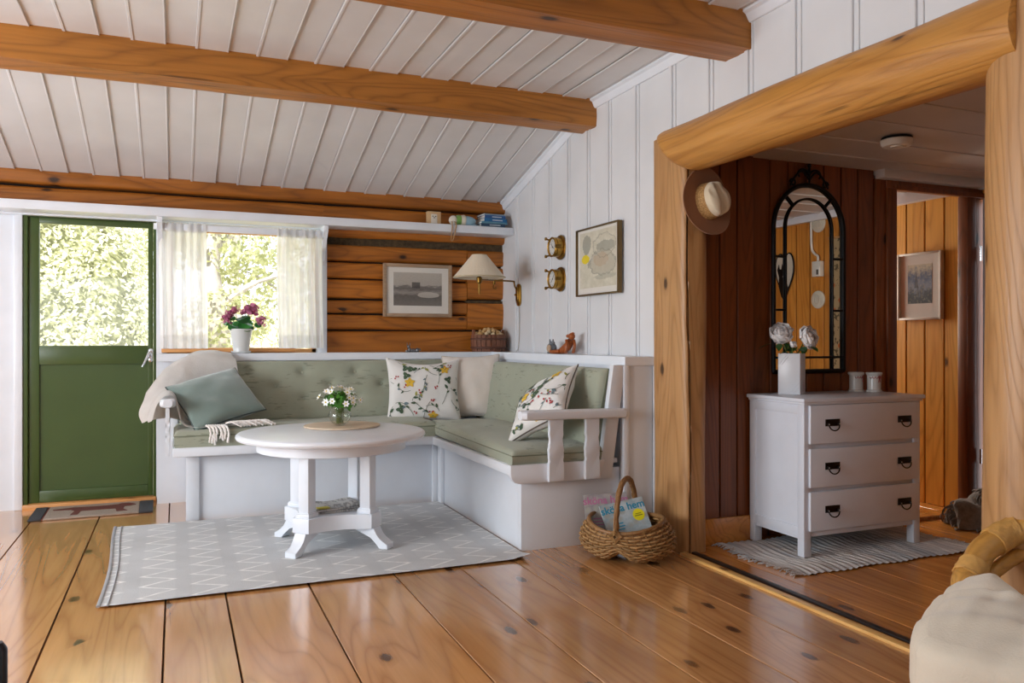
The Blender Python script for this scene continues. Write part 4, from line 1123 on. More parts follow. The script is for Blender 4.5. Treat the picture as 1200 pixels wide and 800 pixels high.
# grey owl-like figure with a round pale front
ow = thing('clay_figurine', 'small grey clay animal with a round pale belly, left of the reclining wooden figure', 'figurine', (2.262, 4.735, .973))
mb = MB(); mb.sphere((2.262, 4.735, 1.008), (.034,.036,.036), 18); mb.sphere((2.262, 4.725, 1.040), (.016,.026,.014), 10)
for dy in (-.022, .02): mb.tube([(2.258, 4.728+dy, 1.038), (2.256, 4.728+dy*1.2, 1.066)], [.009,.004], 8)
for dy in (-.02, .02): mb.sphere((2.25, 4.735+dy, .979), (.014,.011,.006), 8)
part('body', mb, plain('clay_grey', '#6b7078', .7, 0, .15, 60), ow)
mb = MB(); mb.sphere((2.236, 4.722, 1.006), (.014,.024,.026), 14); part('belly', mb, plain('clay_pale', '#b0977e', .7, 0, .15, 60), ow)
# reclining wooden figure
mk_ = thing('wooden_figurine', 'reclining reddish brown carved wooden figure on the ledge below the framed print', 'figurine', (2.26, 4.56, .973))
cw = wood('carved_teak', '#a85a28', '#6a2f10', 'Y', 4, .1, .35, .1)
mb = MB(); mb.tube(catmull([(2.262,4.60,.992),(2.262,4.545,1.004),(2.264,4.495,1.03),(2.264,4.465,1.062)], 5), [.018,.020,.022,.024,.026,.027,.028,.028,.028,.027,.026,.025,.024,.022,.020,.017][:16], 14); mb.sphere((2.262,4.60,.993), .018, 10); part('body', mb, cw, mk_)
mb = MB(); mb.sphere((2.262,4.448,1.084), (.022,.024,.022), 14); mb.sphere((2.25,4.475,1.086), (.013,.016,.011), 10); mb.sphere((2.264,4.436,1.102), (.012,.012,.008), 8); part('head', mb, cw, mk_)
for dx in (-.018, .016):
    mb = MB(); mb.tube(catmull([(2.262+dx,4.575,.992),(2.258+dx,4.64,.986),(2.256+dx,4.69,.984)], 4), [.014]*6 + [.012]*3, 10); mb.sphere((2.256+dx,4.695,.987), (.011,.013,.012), 8); part('leg', mb, cw, mk_)
    mb = MB(); mb.tube(catmull([(2.262+dx*1.5,4.465,1.06),(2.252+dx*1.6,4.44,1.025),(2.25+dx*1.5,4.452,.982)], 4), .0095, 8); part('arm', mb, cw, mk_)

# ------------------------------------------------------------------ pictures
def landscape_mat():
    t = NT('landscape_print'); v = t.coords('Generated'); X, Y, Z = t.sep(v)
    n = t.noise(t.mapping(v, (3, 1, 7)), 2.2, 5, .6); n2 = t.noise(t.mapping(v, (9, 1, 26)), 2, 4)
    hz = t.math('ADD', Z, t.math('MULTIPLY', t.math('SUBTRACT', n, .5), .25))
    land = t.ramp(hz, (.0, lin('#6a6560')), (.30, lin('#4c4845')), (.40, lin('#8f8a84')), (.50, lin('#4f4a48')), (.58, lin('#6b6663')), (.62, lin('#b3aca2')), (1, lin('#bdb6ab')))
    col = t.mix(t.math('MULTIPLY', n2, .6), land, lin('#8a847c'))
    dx = t.math('ABSOLUTE', t.math('SUBTRACT', X, .46)); dz = t.math('ABSOLUTE', t.math('SUBTRACT', Z, .62))
    rock = t.math('MULTIPLY', t.math('LESS_THAN', dx, .085), t.math('LESS_THAN', dz, .09)); col = t.mix(t.math('MULTIPLY', rock, .8), col, lin('#423e3c'))
    wx = t.math('DIVIDE', t.math('SUBTRACT', X, .72), .25); wz = t.math('DIVIDE', t.math('SUBTRACT', Z, .33), .10)
    wat = t.math('LESS_THAN', t.math('ADD', t.math('ADD', t.math('MULTIPLY', wx, wx), t.math('MULTIPLY', wz, wz)), t.math('MULTIPLY', n, .6)), 1.1); col = t.mix(t.math('MULTIPLY', wat, .75), col, lin('#b9b2a8'))
    t.bsdf(col, .6); return t.m
def framed(name, label, c, ux, nrm, w_, h_, fr, dep, frame_m, mat_m, art_m, aw, ah, adz=0, groupless=True, glass=True):
    ux = Vector(ux); nz = Vector(nrm); A = axes(ux, (0,0,1), nz, c); t_ = thing('framed_picture', label, 'picture', c)
    mb = MB()
    mb.box(-w_/2, -w_/2 + fr, -h_/2, h_/2, 0, dep, .002, M=A); mb.box(w_/2 - fr, w_/2, -h_/2, h_/2, 0, dep, .002, M=A); mb.box(-w_/2 + fr, w_/2 - fr, h_/2 - fr, h_/2, 0, dep, .002, M=A); mb.box(-w_/2 + fr, w_/2 - fr, -h_/2, -h_/2 + fr, 0, dep, .002, M=A)
    part('frame', mb, frame_m, t_)
    mb = MB(); mb.box(-w_/2 + fr*.5, w_/2 - fr*.5, -h_/2 + fr*.5, h_/2 - fr*.5, .002, dep*.55, M=A); part('mount', mb, mat_m, t_)
    mb = MB(); 
    mb.flat([A @ Vector((sx*aw/2, sy*ah/2 + adz, dep*.55 + .001)) for sx, sy in ((-1,-1),(1,-1),(1,1),(-1,1))]); mb.box(-aw/2, aw/2, -ah/2 + adz, ah/2 + adz, dep*.5, dep*.55 + .0008, M=A); part('print', mb, art_m, t_)
    return t_, A
mnt = plain('mount_white', '#d6d2ca', .7, 0, .02)
framed('a', 'framed black and white landscape print hanging on the log wall', (1.655, YB - .022, 1.428), (1,0,0), (0,-1,0), .525, .392, .026, .022, wood('pale_frame', '#a98f74', '#806650', 'X', 2, 0, .5, .1, crack=0), mnt, landscape_mat(), .37, .245, .01)
def abstract_mat():
    t = NT('abstract_print'); v = t.coords('Generated'); X, Y, Z = t.sep(v); U = t.math('SUBTRACT', 1, Y)
    n = t.noise(t.mapping(v, (1, 5, 5)), 1.3, 7, .72)
    def ell(cx, cz, rx, rz, rim=0):
        a = t.math('DIVIDE', t.math('SUBTRACT', U, cx), rx); b = t.math('DIVIDE', t.math('SUBTRACT', Z, cz), rz)
        d = t.math('ADD', t.math('ADD', t.math('MULTIPLY', a, a), t.math('MULTIPLY', b, b)), t.math('MULTIPLY', t.math('SUBTRACT', n, .5), 2.2))
        return t.math('COMPARE', d, 1.0, .09) if rim else t.math('LESS_THAN', d, 1.0)
    col = t.ramp(n, (.3, lin('#b9b4a0')), (.7, lin('#d2cdbc')))
    col = t.mix(t.math('MULTIPLY', ell(.2, .78, .13, .17), .7), col, lin('#85877e')); col = t.mix(t.math('MULTIPLY', ell(.72, .70, .24, .10), .7), col, lin('#8f9085'))
    col = t.mix(t.math('MULTIPLY', ell(.62, .42, .36, .22), .6), col, lin('#a9a493')); col = t.mix(t.math('MULTIPLY', ell(.62, .42, .36, .22, 1), .5), col, lin('#6f7068'))
    col = t.mix(t.math('MULTIPLY', ell(.6, .48, .2, .12), .5), col, lin('#b39a80')); col = t.mix(t.math('MULTIPLY', ell(.68, .72, .3, .2, 1), .5), col, lin('#77786c'))
    col = t.mix(t.math('MULTIPLY', ell(.68, .18, .3, .05), .5), col, lin('#98988a')); col = t.mix(ell(.16, .52, .12, .075), col, lin('#d8c22c'))
    t.bsdf(col, .6); return t.m
bf = plain('bronze_frame', '#6e5a3a', .35, .7, .1)
t_, A = framed('b', 'framed abstract print with a yellow spot on the white wall', (W - .014, 4.222, 1.537), (0,-1,0), (-1,0,0), .52, .413, .010, .03, bf, mnt, abstract_mat(), .445, .34, .01)
t_.rotation_euler = (0, 0, R(0))
def eiffel_mat():
    t = NT('blue_painting'); v = t.coords('Generated'); X, Y, Z = t.sep(v); U = t.math('SUBTRACT', 1, Y)
    n = t.noise(t.mapping(v, (1, 4, 5)), 1.6, 5, .65); m = t.noise(t.mapping(v, (1, 9, 12)), 1.2, 3)
    col = t.ramp(t.math('ADD', t.math('MULTIPLY', Z, .6), t.math('MULTIPLY', n, .5)), (.25, lin('#0c1018')), (.40, lin('#2c343c')), (.52, lin('#7c8698')), (.66, lin('#33486e')), (.82, lin('#c4bca4')))
    col = t.mix(t.math('MULTIPLY', t.ramp(m, (.55, (0,0,0)), (.65, (1,1,1))), .5), col, lin('#9c947c'))
    hw_ = t.math('MULTIPLY', t.math('SUBTRACT', .84, Z), .20); d = t.math('ABSOLUTE', t.math('SUBTRACT', U, .36))
    tw = t.math('MULTIPLY', t.math('LESS_THAN', d, hw_), t.math('GREATER_THAN', Z, .40)); col = t.mix(t.math('MULTIPLY', tw, .7), col, lin('#120e10'))
    t.bsdf(col, .6); return t.m
framed('c', 'white framed blue harbour painting on the orange boards beyond the hall doorway', (4.499, 3.81, 1.413), (0,-1,0), (-1,0,0), .335, .44, .014, .03, plain('white_frame', '#d9d4c8', .5), mnt, eiffel_mat(), .185, .255, .015)

# ------------------------------------------------------------------ brass ship's clock and barometer
def gauge(zc, yc, label, hands):
    t_ = thing('brass_gauge', label, 'gauge', (W - .01, yc, zc))
    A = axes((0,-1,0), (0,0,1), (-1,0,0), (W - .009, yc, zc))
    mb = MB(); mb.lathe([(0,0),(.080,0),(.082,.004),(.078,.009),(.064,.012),(.064,.022),(.064,.046),(.061,.050),(.065,.054),(.066,.066),(.060,.070),(.054,.066),(.053,.058)], A, 40); part('case', mb, M['brass'], t_, smooth=35)
    mb = MB(); mb.lathe([(0,.058),(.054,.058)], A, 32); part('dial', mb, plain('dial_white', '#c9c9c6', .4), t_)
    mb = MB()
    for k in range(12): 
        a = k*math.pi/6; mb.box(-.001, .001, .037, .045, .0582, .0592, M=A @ Matrix.Rotation(a, 4, 'Z'))
    for a, L in hands: mb.box(-.0015, .0015, -.006, L, .0595, .0605, M=A @ Matrix.Rotation(a, 4, 'Z'))
    mb.lathe([(0,.0605),(.005,.0605),(.005,.059)], A, 10); part('hands', mb, plain('dial_ink', '#1c1c1e', .5), t_)
    for sx, sy in ((-1,1),(-1,-1)):
        mb = MB(); p = A @ Vector((sx*.048, sy*.048, .05)); q = A @ Vector((sx*.052, sy*.058, .082)); mb.tube([p, q], .006, 8); mb.sphere(q, .011, 10); mb.tube([q + Vector((-.004,0,.010)), q + Vector((-.004,0,-.010))], .005, 8); part('clamp_screw', mb, M['oldbrass'], t_)
    mb = MB(); mb.box(.054, .072, -.012, .012, .03, .07, .003, M=A); part('hinge', mb, M['oldbrass'], t_)
gauge(1.672, 4.765, 'upper of the two round brass instruments on the white wall', ((.6, .03), (-2.0, .042)))
gauge(1.462, 4.765, 'lower of the two round brass instruments on the white wall', ((-.7, .04), (2.4, .03)))

# ------------------------------------------------------------------ swing-arm wall lamp
lp = thing('wall_lamp', 'brass swing-arm wall lamp with a cream pleated shade in the corner', 'lamp', (W - .01, 5.47, 1.39))
mb = MB(); pl_ = [(.036*math.cos(a), (.047 if math.sin(a) > 0 else -.047) + .036*math.sin(a)) for a in [2*math.pi*i/28 for i in range(28)]]
A = axes((0,-1,0), (0,0,1), (-1,0,0), (W - .001, 5.47, 1.395)); mb.prism(pl_, .014, A, bev=.003); mb.prism([(x*.62, y*.72) for x, y in pl_], .024, A, bev=.003); mb.tube([A @ Vector((.0,.0,.02)), A @ Vector((-.0,.0,.04))], .007, 8); part('backplate', mb, M['brass'], lp)
j0, j1, j2 = Vector((W - .045, 5.47, 1.495)), Vector((2.135, 5.44, 1.495)), Vector((1.93, 5.20, 1.47))
mb = MB(); mb.tube(catmull([(W - .02, 5.47, 1.43), (W - .038, 5.47, 1.455), j0 + Vector((0,0,-.012)), j0 + Vector((-.012,0,0)), j1], 5), .0065, 10); mb.tube([j1 + Vector((0,0,.01)), j1 + Vector((0,0,-.03))], .009, 10); mb.tube(catmull([j1 + Vector((0,0,-.02)), j1 + Vector((-.012,-.01,-.055)), j1 + Vector((.008,-.01,-.062)), j1 + Vector((.012,0,-.05))], 4), .004, 8)
mb.tube([j1 + Vector((0,0,0)), j2 + Vector((.0,.0,.01))], .0055, 10); part('arm', mb, M['oldbrass'], lp)
mb = MB(); mb.lathe([(0,-.095),(.004,-.092),(.007,-.07),(.008,-.02),(.018,-.012),(.020,.02),(.012,.03),(.012,.10),(0,.10)], Matrix.Translation(j2), 16); part('lamp_holder', mb, M['oldbrass'], lp)
mb = MB(); sh_ = lambda a, z: 1 + .006*math.sin(a*40)
mb.lathe([(.178,.018),(.180,.022),(.052,.178),(.046,.176),(.174,.020)], Matrix.Translation(j2), 120, fn=sh_); part('lamp_shade', mb, fabric('shade_cream', '#d8cbb4', 120, .9, .04), lp)
mb = MB(); mb.tube([j2 + Vector((.180*math.cos(a), .180*math.sin(a), .024)) for a in [2*math.pi*i/60 for i in range(60)]], .0035, 6, closed=True); mb.tube([j2 + Vector((.050*math.cos(a), .050*math.sin(a), .178)) for a in [2*math.pi*i/30 for i in range(30)]], .003, 6, closed=True); part('shade_trim', mb, plain('shade_trim', '#b8a888', .8), lp)
mb = MB(); mb.tube(catmull([(W - .008, 5.465, 1.31), (W - .006, 5.462, 1.2), (W - .006, 5.468, 1.08), (W - .007, 5.48, 1.0), (W - .01, 5.51, .977)], 5), .0028, 6); part('cable', mb, plain('cable_grey', '#a9a49c', .5), lp)
# ------------------------------------------------------------------ chest of drawers
cd = thing('chest_of_drawers', 'white three-drawer chest with dark metal handles in the hall', 'chest of drawers', (3.19, 3.23, .008))
dp = plain('chest_paint', '#dee4ee', .35, 0, .03, 6, .02)
X0, X1, Y0, Y1 = 2.80, 3.572, 3.035, 3.435
mb = MB(); mb.box(X0 - .018, X1 + .018, Y0 - .02, Y1 + .005, .758, .778, .005); mb.box(X0 - .008, X1 + .008, Y0 - .010, Y1, .746, .760, .003); part('top', mb, dp, cd)
mb = MB()
for x in (X0 + .008, X1 - .020): mb.box(x, x + .012, Y0 + .03, Y1 - .03, .09, .75)
for xa in (X0, X1 - .025):
    mb.box(xa, xa + .025, Y0 + .04, Y1 - .04, .70, .75, .003); mb.box(xa, xa + .025, Y0 + .04, Y1 - .04, .105, .150, .003)
mb.box(X0 + .02, X1 - .02, Y1 - .02, Y1 - .008, .1, .75); mb.box(X0 + .04, X1 - .03, Y0 + .006, Y0 + .03, .104, .136, .002)
for z in (.5425, .3315): mb.box(X0 + .03, X1 - .03, Y0 + .008, Y0 + .03, z - .012, z + .012, .002)
mb.box(X0 + .03, X1 - .03, Y0 + .008, Y0 + .03, .742, .75); mb.box(X0 + .02, X1 - .02, Y0 + .03, Y1 - .02, .10, .11)
part('carcass', mb, dp, cd)
for x in (X0, X1 - .045):
    for y in (Y0, Y1 - .045):
        mb = MB(); mb.box(x, x + .045, y, y + .045, .008, .75, .003); part('leg', mb, dp, cd)
hm = plain('dark_handle', '#1c1614', .35, .7, .2)
for z0 in (.555, .3435, .133):
    mb = MB(); mb.box(X0 + .028, X1 - .026, Y0 - .014, Y0 + .006, z0, z0 + .189, .005); mb.box(X0 + .06, X1 - .06, Y0 + .006, Y1 - .06, z0 + .02, z0 + .15)
    dr = part('drawer', mb, dp, cd)
    for xc in (2.965, 3.445):
        zc = z0 + .098; A = axes((1,0,0), (0,0,1), (0,-1,0), (xc, Y0 - .014, zc)); mb = MB()
        mb.box(-.046, .046, -.013, .021, 0, .004, .0012, M=A)
        for sx in (-1, 1): mb.sphere(A @ Vector((sx*.034, -.003, .008)), .0075, 10); mb.sphere(A @ Vector((sx*.034, -.003, .013)), .004, 8, mi=1)
        mb.tube([A @ Vector((.034*math.cos(a), -.004 + .030*math.sin(a), .012 + .006*math.sin(-a))) for a in [math.pi + math.pi*i/14 for i in range(15)]], .0032, 8)
        part('handle', mb, [hm, M['chrome']], dr, 'dark metal drop handle')
# vase of peonies
vc = Vector((2.985, 3.325, .7785)); Mv2 = Matrix.Translation(vc) @ Matrix.Rotation(math.atan2(-.559, -.829), 4, 'Z')
va = thing('square_vase', 'tall square white vase with peonies on the chest of drawers', 'vase', vc)
vg = plain('vase_white', '#dcdfe4', .3, 0, .02)
mb = MB(); h_ = .056
for a, b in ((-h_, -h_ + .005), (h_ - .005, h_)): mb.box(a, b, -h_, h_, 0, .213, .0015, M=Mv2); mb.box(-h_ + .005, h_ - .005, a, b, 0, .213, .0015, M=Mv2)
mb.box(-h_ + .004, h_ - .004, -h_ + .004, h_ - .004, 0, .15, M=Mv2); part('vase_body', mb, vg, va)
for k in range(2):
    mb = MB()
    for (p, q) in (((-.050,.155),(-.012,.205)), ((-.038,.152),(-.002,.200)), ((.008,.012),(.050,.058)), ((.024,.010),(.052,.040))) if k == 0 else (((-.04,.01),(.0,.05)),):
        f = (lambda y, z: Mv2 @ Vector((h_ + .0008, y, z))) if k == 0 else (lambda y, z: Mv2 @ Vector((y, -h_ - .0008, z)))
        mb.tube([f(*p), f(*q)], .0018, 6)
    if k == 0: part('embossed_lines', mb, vg, va)
    else: mb.bm.free()
pw = [leafmat('peony_petal', '#f6f3f3', '#ffffff', .15, .7), leafmat('peony_leaf', '#1d4a1c', '#3c7a2c', .25, .4), gstem]
def peony(c, r, face, label, seed, open_=1.0, leaves=4):
    c = Vector(c); rg = random.Random(seed); t_ = thing('peony', label, 'flower', c)
    F = frame_from(face); mb = MB(); N = int(46*open_ + 14)
    for i in range(N):
        k = i / N; ph = i * 2.39996; pol = (.15 + 1.55*k*open_) + rg.uniform(-.12, .12); rr = r * (.45 + .55*k) * rg.uniform(.78, 1.22)
        d = Vector((math.sin(pol)*math.cos(ph), math.sin(pol)*math.sin(ph), math.cos(pol))); up = d.cross(Vector((-math.sin(ph), math.cos(ph), 0))); sd = Vector((-math.sin(ph), math.cos(ph), 0)); wdt = r*(.30 + .38*k); 
        def pf(u, v):
            a = (u - .5)*2; b = v; bulge = math.sin(b*math.pi*.62)
            p = d*(rr*(.35 + .62*bulge)) * 1.0 + sd*(a*wdt*(.35 + .75*math.sin(b*2.0))) - up*(b - .35)*wdt*1.1*(-1)
            p -= d * (a*a)*wdt*.45
            p += Vector((noise.noise(p*40 + Vector((seed, i, 0))), noise.noise(p*40 + Vector((i, 5, seed))), noise.noise(p*40 + Vector((2, i, 9))))) * r*.22*b
            return c + F @ p
        mb.grid(pf, 4, 4)
    mb.sphere(c, r*.45, 10); part('blossom', mb, pw[0], t_, smooth=60)
    mb = MB(); mb.tube(catmull([c, c.lerp(vc + Vector((0,0,.17)), .6) + Vector((0,0,-.01)), vc + Vector((0,0,.155))], 4), .004, 6); part('stem', mb, pw[2], t_)
    if leaves:
        mb = MB()
        for i in range(leaves):
            a = rg.uniform(0, 6.28); o = c + Vector((math.cos(a)*r*.7, math.sin(a)*r*.7, -r*.7)); dirn = Vector((math.cos(a), math.sin(a), rg.uniform(-.7, .1))).normalized(); sd = dirn.cross(Vector((0,0,1))).normalized(); L = rg.uniform(.05, .075)
            mb.grid(lambda u, v: o + dirn*L*u + sd*((v-.5)*.034*math.sin(math.pi*min(1, .08 + u*.92))) + Vector((0,0,-.02*u*u + .004*abs(v-.5))), 6, 2)
        part('leaf', mb, pw[1], t_, smooth=60)
peony((2.925, 3.345, 1.085), .062, (-.5, -.7, .45), 'large open white peony leaning left in the square vase', 3)
peony((3.03, 3.27, 1.068), .060, (.2, -.9, .25), 'large open white peony at the right of the square vase', 8)
peony((2.955, 3.285, 1.032), .026, (-.3, -.8, .5), 'small closed white peony bud between the two open blooms', 5, .45, 3)
peony((2.985, 3.365, 1.105), .036, (0, -.5, .8), 'half open white peony at the back of the square vase, partly hidden', 6, .8, 2)
# two ribboned cups
rib = plain('ribbon_red', '#9a4a48', .5); cer = plain('cup_ceramic', '#d2d0cb', .25, 0, .03)
for (c, lab, rt) in (((3.452, 3.345, .7785), 'left white ceramic cup with a red ribbon design on the chest of drawers', .3), ((3.520, 3.285, .7785), 'right white ceramic cup with a red ribbon design on the chest of drawers', -.2)):
    t_ = thing('ceramic_cup', lab, 'cup', c); A = Matrix.Translation(c)
    mb = MB(); mb.lathe([(0,0),(.040,0),(.041,.008),(.036,.012),(.035,.016),(.0355,.088),(.041,.094),(.043,.104),(.040,.106),(.036,.096),(.032,.088),(.031,.014),(0,.012)], A, 36); part('cup_body', mb, cer, t_, smooth=35)
    mb = MB(); ang = -math.pi/2 + rt
    for k in range(-3, 3):
        a0 = ang + k*.42; mb.tube([A @ Vector((.0362*math.cos(a0 + .42*i/8), .0362*math.sin(a0 + .42*i/8), .084 - .010*math.sin(math.pi*i/8))) for i in range(9)], .0016, 5)
    bw = ang + .25
    for sgn in (-1, 1):
        mb.tube([A @ Vector((.0366*math.cos(bw + sgn*.16*math.sin(q)), .0366*math.sin(bw + sgn*.16*math.sin(q)), .080 + .008*math.sin(2*q))) for q in [math.pi*i/8 for i in range(9)]], .002, 5); mb.tube([A @ Vector((.0366*math.cos(bw + sgn*.06*i), .0366*math.sin(bw + sgn*.06*i), .080 - .009*i)) for i in range(4)], .002, 5)
    part('ribbon_design', mb, rib, t_)
# ------------------------------------------------------------------ rag rug
def ragmat():
    t = NT('rag_rug'); v = t.coords(); X, Y, Z = t.sep(v)
    n = t.noise(t.mapping(v, (90, 5, 1)), 1, 3, .6); m = t.noise(t.mapping(v, (12, 1.5, 1)), 1, 2)
    col = t.ramp(n, (.3, lin('#a5a3a2')), (.5, lin('#cfccc9')), (.7, lin('#e4e2df'))); col = t.mix(t.math('MULTIPLY', t.ramp(m, (.5, (0,0,0)), (.65, (1,1,1))), .6), col, lin('#8d97a2'))
    t.bsdf(col, .95, 0, t.bump(n, .9, .01)); return t.m
rr_ = thing('rag_rug', 'pale grey woven rag rug with fringe under the chest of drawers', 'rug', (3.17, 3.15, 0)); rm = ragmat()
mb = MB()
def rgf(u, v):
    x = 2.60 + 1.13*u + .02*math.sin(v*9); y = 2.825 + .60*v + .008*math.sin(u*21) - .01*(1-u)
    return Vector((x, y, .006 + .0025*math.sin(u*180) + .003*noise.noise(Vector((x*9, y*9, 0)))))
mb.grid(rgf, 240, 16); part('rug_cloth', mb, rm, rr_, smooth=60)
rg = random.Random(2)
for sg in (-1, 1):
    mb = MB()
    for i in range(64):
        y = 2.825 + .60*i/63; x0 = (2.60 if sg < 0 else 3.73) + .02*math.sin(i/63*9)
        L = rg.uniform(.03, .07); mb.tube([(x0 - sg*.01, y, .007), (x0 + sg*L*.5, y + rg.uniform(-.012,.012), .008), (x0 + sg*L, y + rg.uniform(-.02,.02), .004)], .0028, 5)
    part('fringe', mb, rm, rr_)
# ------------------------------------------------------------------ arched mirror
mr = thing('arched_mirror', 'tall arched mirror with black iron window bars on the dark hall wall', 'mirror', (3.225, 3.465, .88))
cx, zb, zt, hw2, yf = 3.226, .888, 1.915, .248, 3.466; zs = zt - hw2
def outline(w_, z0, z1, n=26): return [Vector((cx - w_, 0, z0))] + [Vector((cx + w_*math.cos(a), 0, z1 - w_ + w_*math.sin(a))) for a in [math.pi - math.pi*i/n for i in range(n+1)]] + [Vector((cx + w_, 0, z0))]
t = NT('mirror_silver'); t.bsdf((.86, .86, .85, 1), .0, 1.0)
mb = MB(); o_ = outline(hw2, zb, zt); mb.prism([(p.x, p.z) for p in o_], .004, axes((1,0,0), (0,0,1), (0,-1,0), (0, yf, 0))); part('mirror_glass', mb, t.m, mr, smooth=0)
mb = MB(); mb.tube([Vector((p.x, yf - .010, p.z)) for p in outline(hw2, zb, zt, 40)], .0125, 10); mb.tube([(cx - hw2, yf - .010, zb), (cx + hw2, yf - .010, zb)], .0125, 10); part('mirror_frame', mb, M['black'], mr)
mb = MB(); wi = .165
mb.tube([Vector((p.x, yf - .012, p.z)) for p in outline(wi, zb, zt - .075, 30)], .006, 8)
for z in (1.515, 1.225, .965):
    mb.tube([(cx - hw2, yf - .012, z), (cx - wi, yf - .012, z)], .006, 8); mb.tube([(cx + wi, yf - .012, z), (cx + hw2, yf - .012, z)], .006, 8)
mb.tube([(cx - wi, yf - .012, .965), (cx + wi, yf - .012, .965)], .006, 8)
for a in (math.radians(48), math.radians(132)):
    mb.tube([(cx + wi*math.cos(a)*1.0, yf - .012, zt - .075 - wi + wi*math.sin(a)), (cx + hw2*math.cos(a), yf - .012, zs + hw2*math.sin(a))], .006, 8)
part('glazing_bars', mb, M['black'], mr)
mb = MB()
for sg in (-1, 1):
    P = []
    for i in range(22):
        a = i/21*3.6; r = .055*(1 - i/30); P.append((cx + sg*(.055 + r*math.cos(math.pi - a) ), yf - .010, zt + .050 + r*.9*math.sin(a)))
    mb.tube(P, .006, 8)
    P = [(cx + sg*(.115 + .022*(1 - i/26)*math.cos(i*.42)), yf - .010, zt + .008 + .022*(1 - i/26)*math.sin(i*.42)) for i in range(18)]; mb.tube(P, .0055, 8)
    mb.tube(catmull([(cx + sg*.135, yf - .01, zt - .01), (cx + sg*.10, yf - .01, zt + .04), (cx + sg*.05, yf - .01, zt + .075), (cx, yf - .01, zt + .03)], 5), .006, 8)
mb.tube([(cx, yf - .01, zt), (cx, yf - .01, zt + .10)], .006, 8); mb.sphere((cx, yf - .01, zt + .108), .012, 10); part('scroll_ornament', mb, M['black'], mr)

# things on the hall's right-hand wall, seen in the mirror
WX = 4.598
def disc(y, z, lab):
    A = axes((0,-1,0), (0,0,1), (-1,0,0), (WX, y, z)); mb = MB(); mb.lathe([(0,.018),(.02,.019),(.034,.016),(.046,.012),(.058,.012),(.068,.008),(.070,0)], A, 30); mb.lathe([(.03,.0185),(.034,.021),(.038,.0175)], A, 30)
    solo('air_valve', mb, plain('valve_cream', '#cfc9b8', .4), lab, 'air valve', (WX, y, z))
disc(2.10, 1.965, 'round cream wall vent near the ceiling, upper of the two seen in the mirror')
disc(2.095, 1.375, 'round cream wall vent below the switch box, lower of the two seen in the mirror')
t_ = thing('switch_box', 'white wall switch box with a cable conduit, seen in the mirror', 'switch', (WX, 2.155, 1.615))
wp = plain('white_plastic', '#d8d5cc', .35)
mb = MB(); mb.box(WX - .045, WX, 2.07, 2.155, 1.55, 1.67, .006); part('box', mb, wp, t_)
mb = MB(); mb.box(WX - .047, WX - .044, 2.12, 2.142, 1.565, 1.605, .001); part('switch_panel', mb, plain('grey_label', '#55524c', .5), t_)
mb = MB(); mb.tube(catmull([(WX - .02, 2.11, 1.67), (WX - .016, 2.105, 1.71), (WX - .012, 2.06, 1.74), (WX - .012, 2.035, 1.80), (WX - .012, 2.03, 2.04)], 6), .009, 8); part('conduit', mb, wp, t_)
t_ = thing('wall_hanging', 'narrow embroidered cream wall hanging, seen at the right of the mirror', 'wall hanging', (WX, 2.37, 1.1))
def embm():
    t = NT('embroidered'); v = t.coords(); n = t.voronoi(v, 14); m = t.noise(v, 30, 3)
    col = t.mix(t.ramp(m, (.55, (0,0,0)), (.6, (1,1,1))), lin('#a8916a'), lin('#5f5138')); col = t.mix(t.ramp(n, (.22, (1,1,1)), (.3, (0,0,0))), col, lin('#b8602c')); t.bsdf(col, .9); return t.m
mb = MB(); mb.box(WX - .006, WX - .001, 2.225, 2.395, .75, 1.83, .001); part('hanging_cloth', mb, embm(), t_)
mb = MB(); mb.tube([(WX - .008, 2.21, 1.835), (WX - .008, 2.41, 1.835)], .008, 8); part('hanging_rod', mb, M['post'], t_)
t_ = thing('wall_plaque', 'cream heart-shaped plaque with a black cat silhouette, seen at the left of the mirror', 'plaque', (WX, 1.765, 1.42))
A = axes((0,-1,0), (0,0,1), (-1,0,0), (WX - .003, 1.73, 1.60)); hp = []
for i in range(40):
    a = 2*math.pi*i/40; hp.append((-.10*math.sin(a)**3 * 1.05, .225*(.8125*math.cos(a) - .3125*math.cos(2*a) - .125*math.cos(3*a) - .0625*math.cos(4*a))))
mb = MB(); mb.prism(hp, .008, A); part('heart_board', mb, plain('heart_cream', '#cfc6b4', .6), t_)
mb = MB(); rim = [A @ Vector((x, y, .006)) for x, y in hp]; mb.tube(rim, .006, 8, closed=True); part('heart_rim', mb, M['black'], t_)
mb = MB(); cat = [(x_*1.2, y_*1.2) for x_, y_ in [(-.04,-.10),(.0,-.19),(.03,-.15),(.055,-.08),(.05,-.02),(.068,.03),(.052,.07),(.046,.035),(.028,.035),(.02,.07),(.004,.03),(.02,-.02),(-.012,-.03)]]
mb.prism(cat, .003, A @ Matrix.Translation((0, 0, .008))); part('cat_silhouette', mb, M['black'], t_)

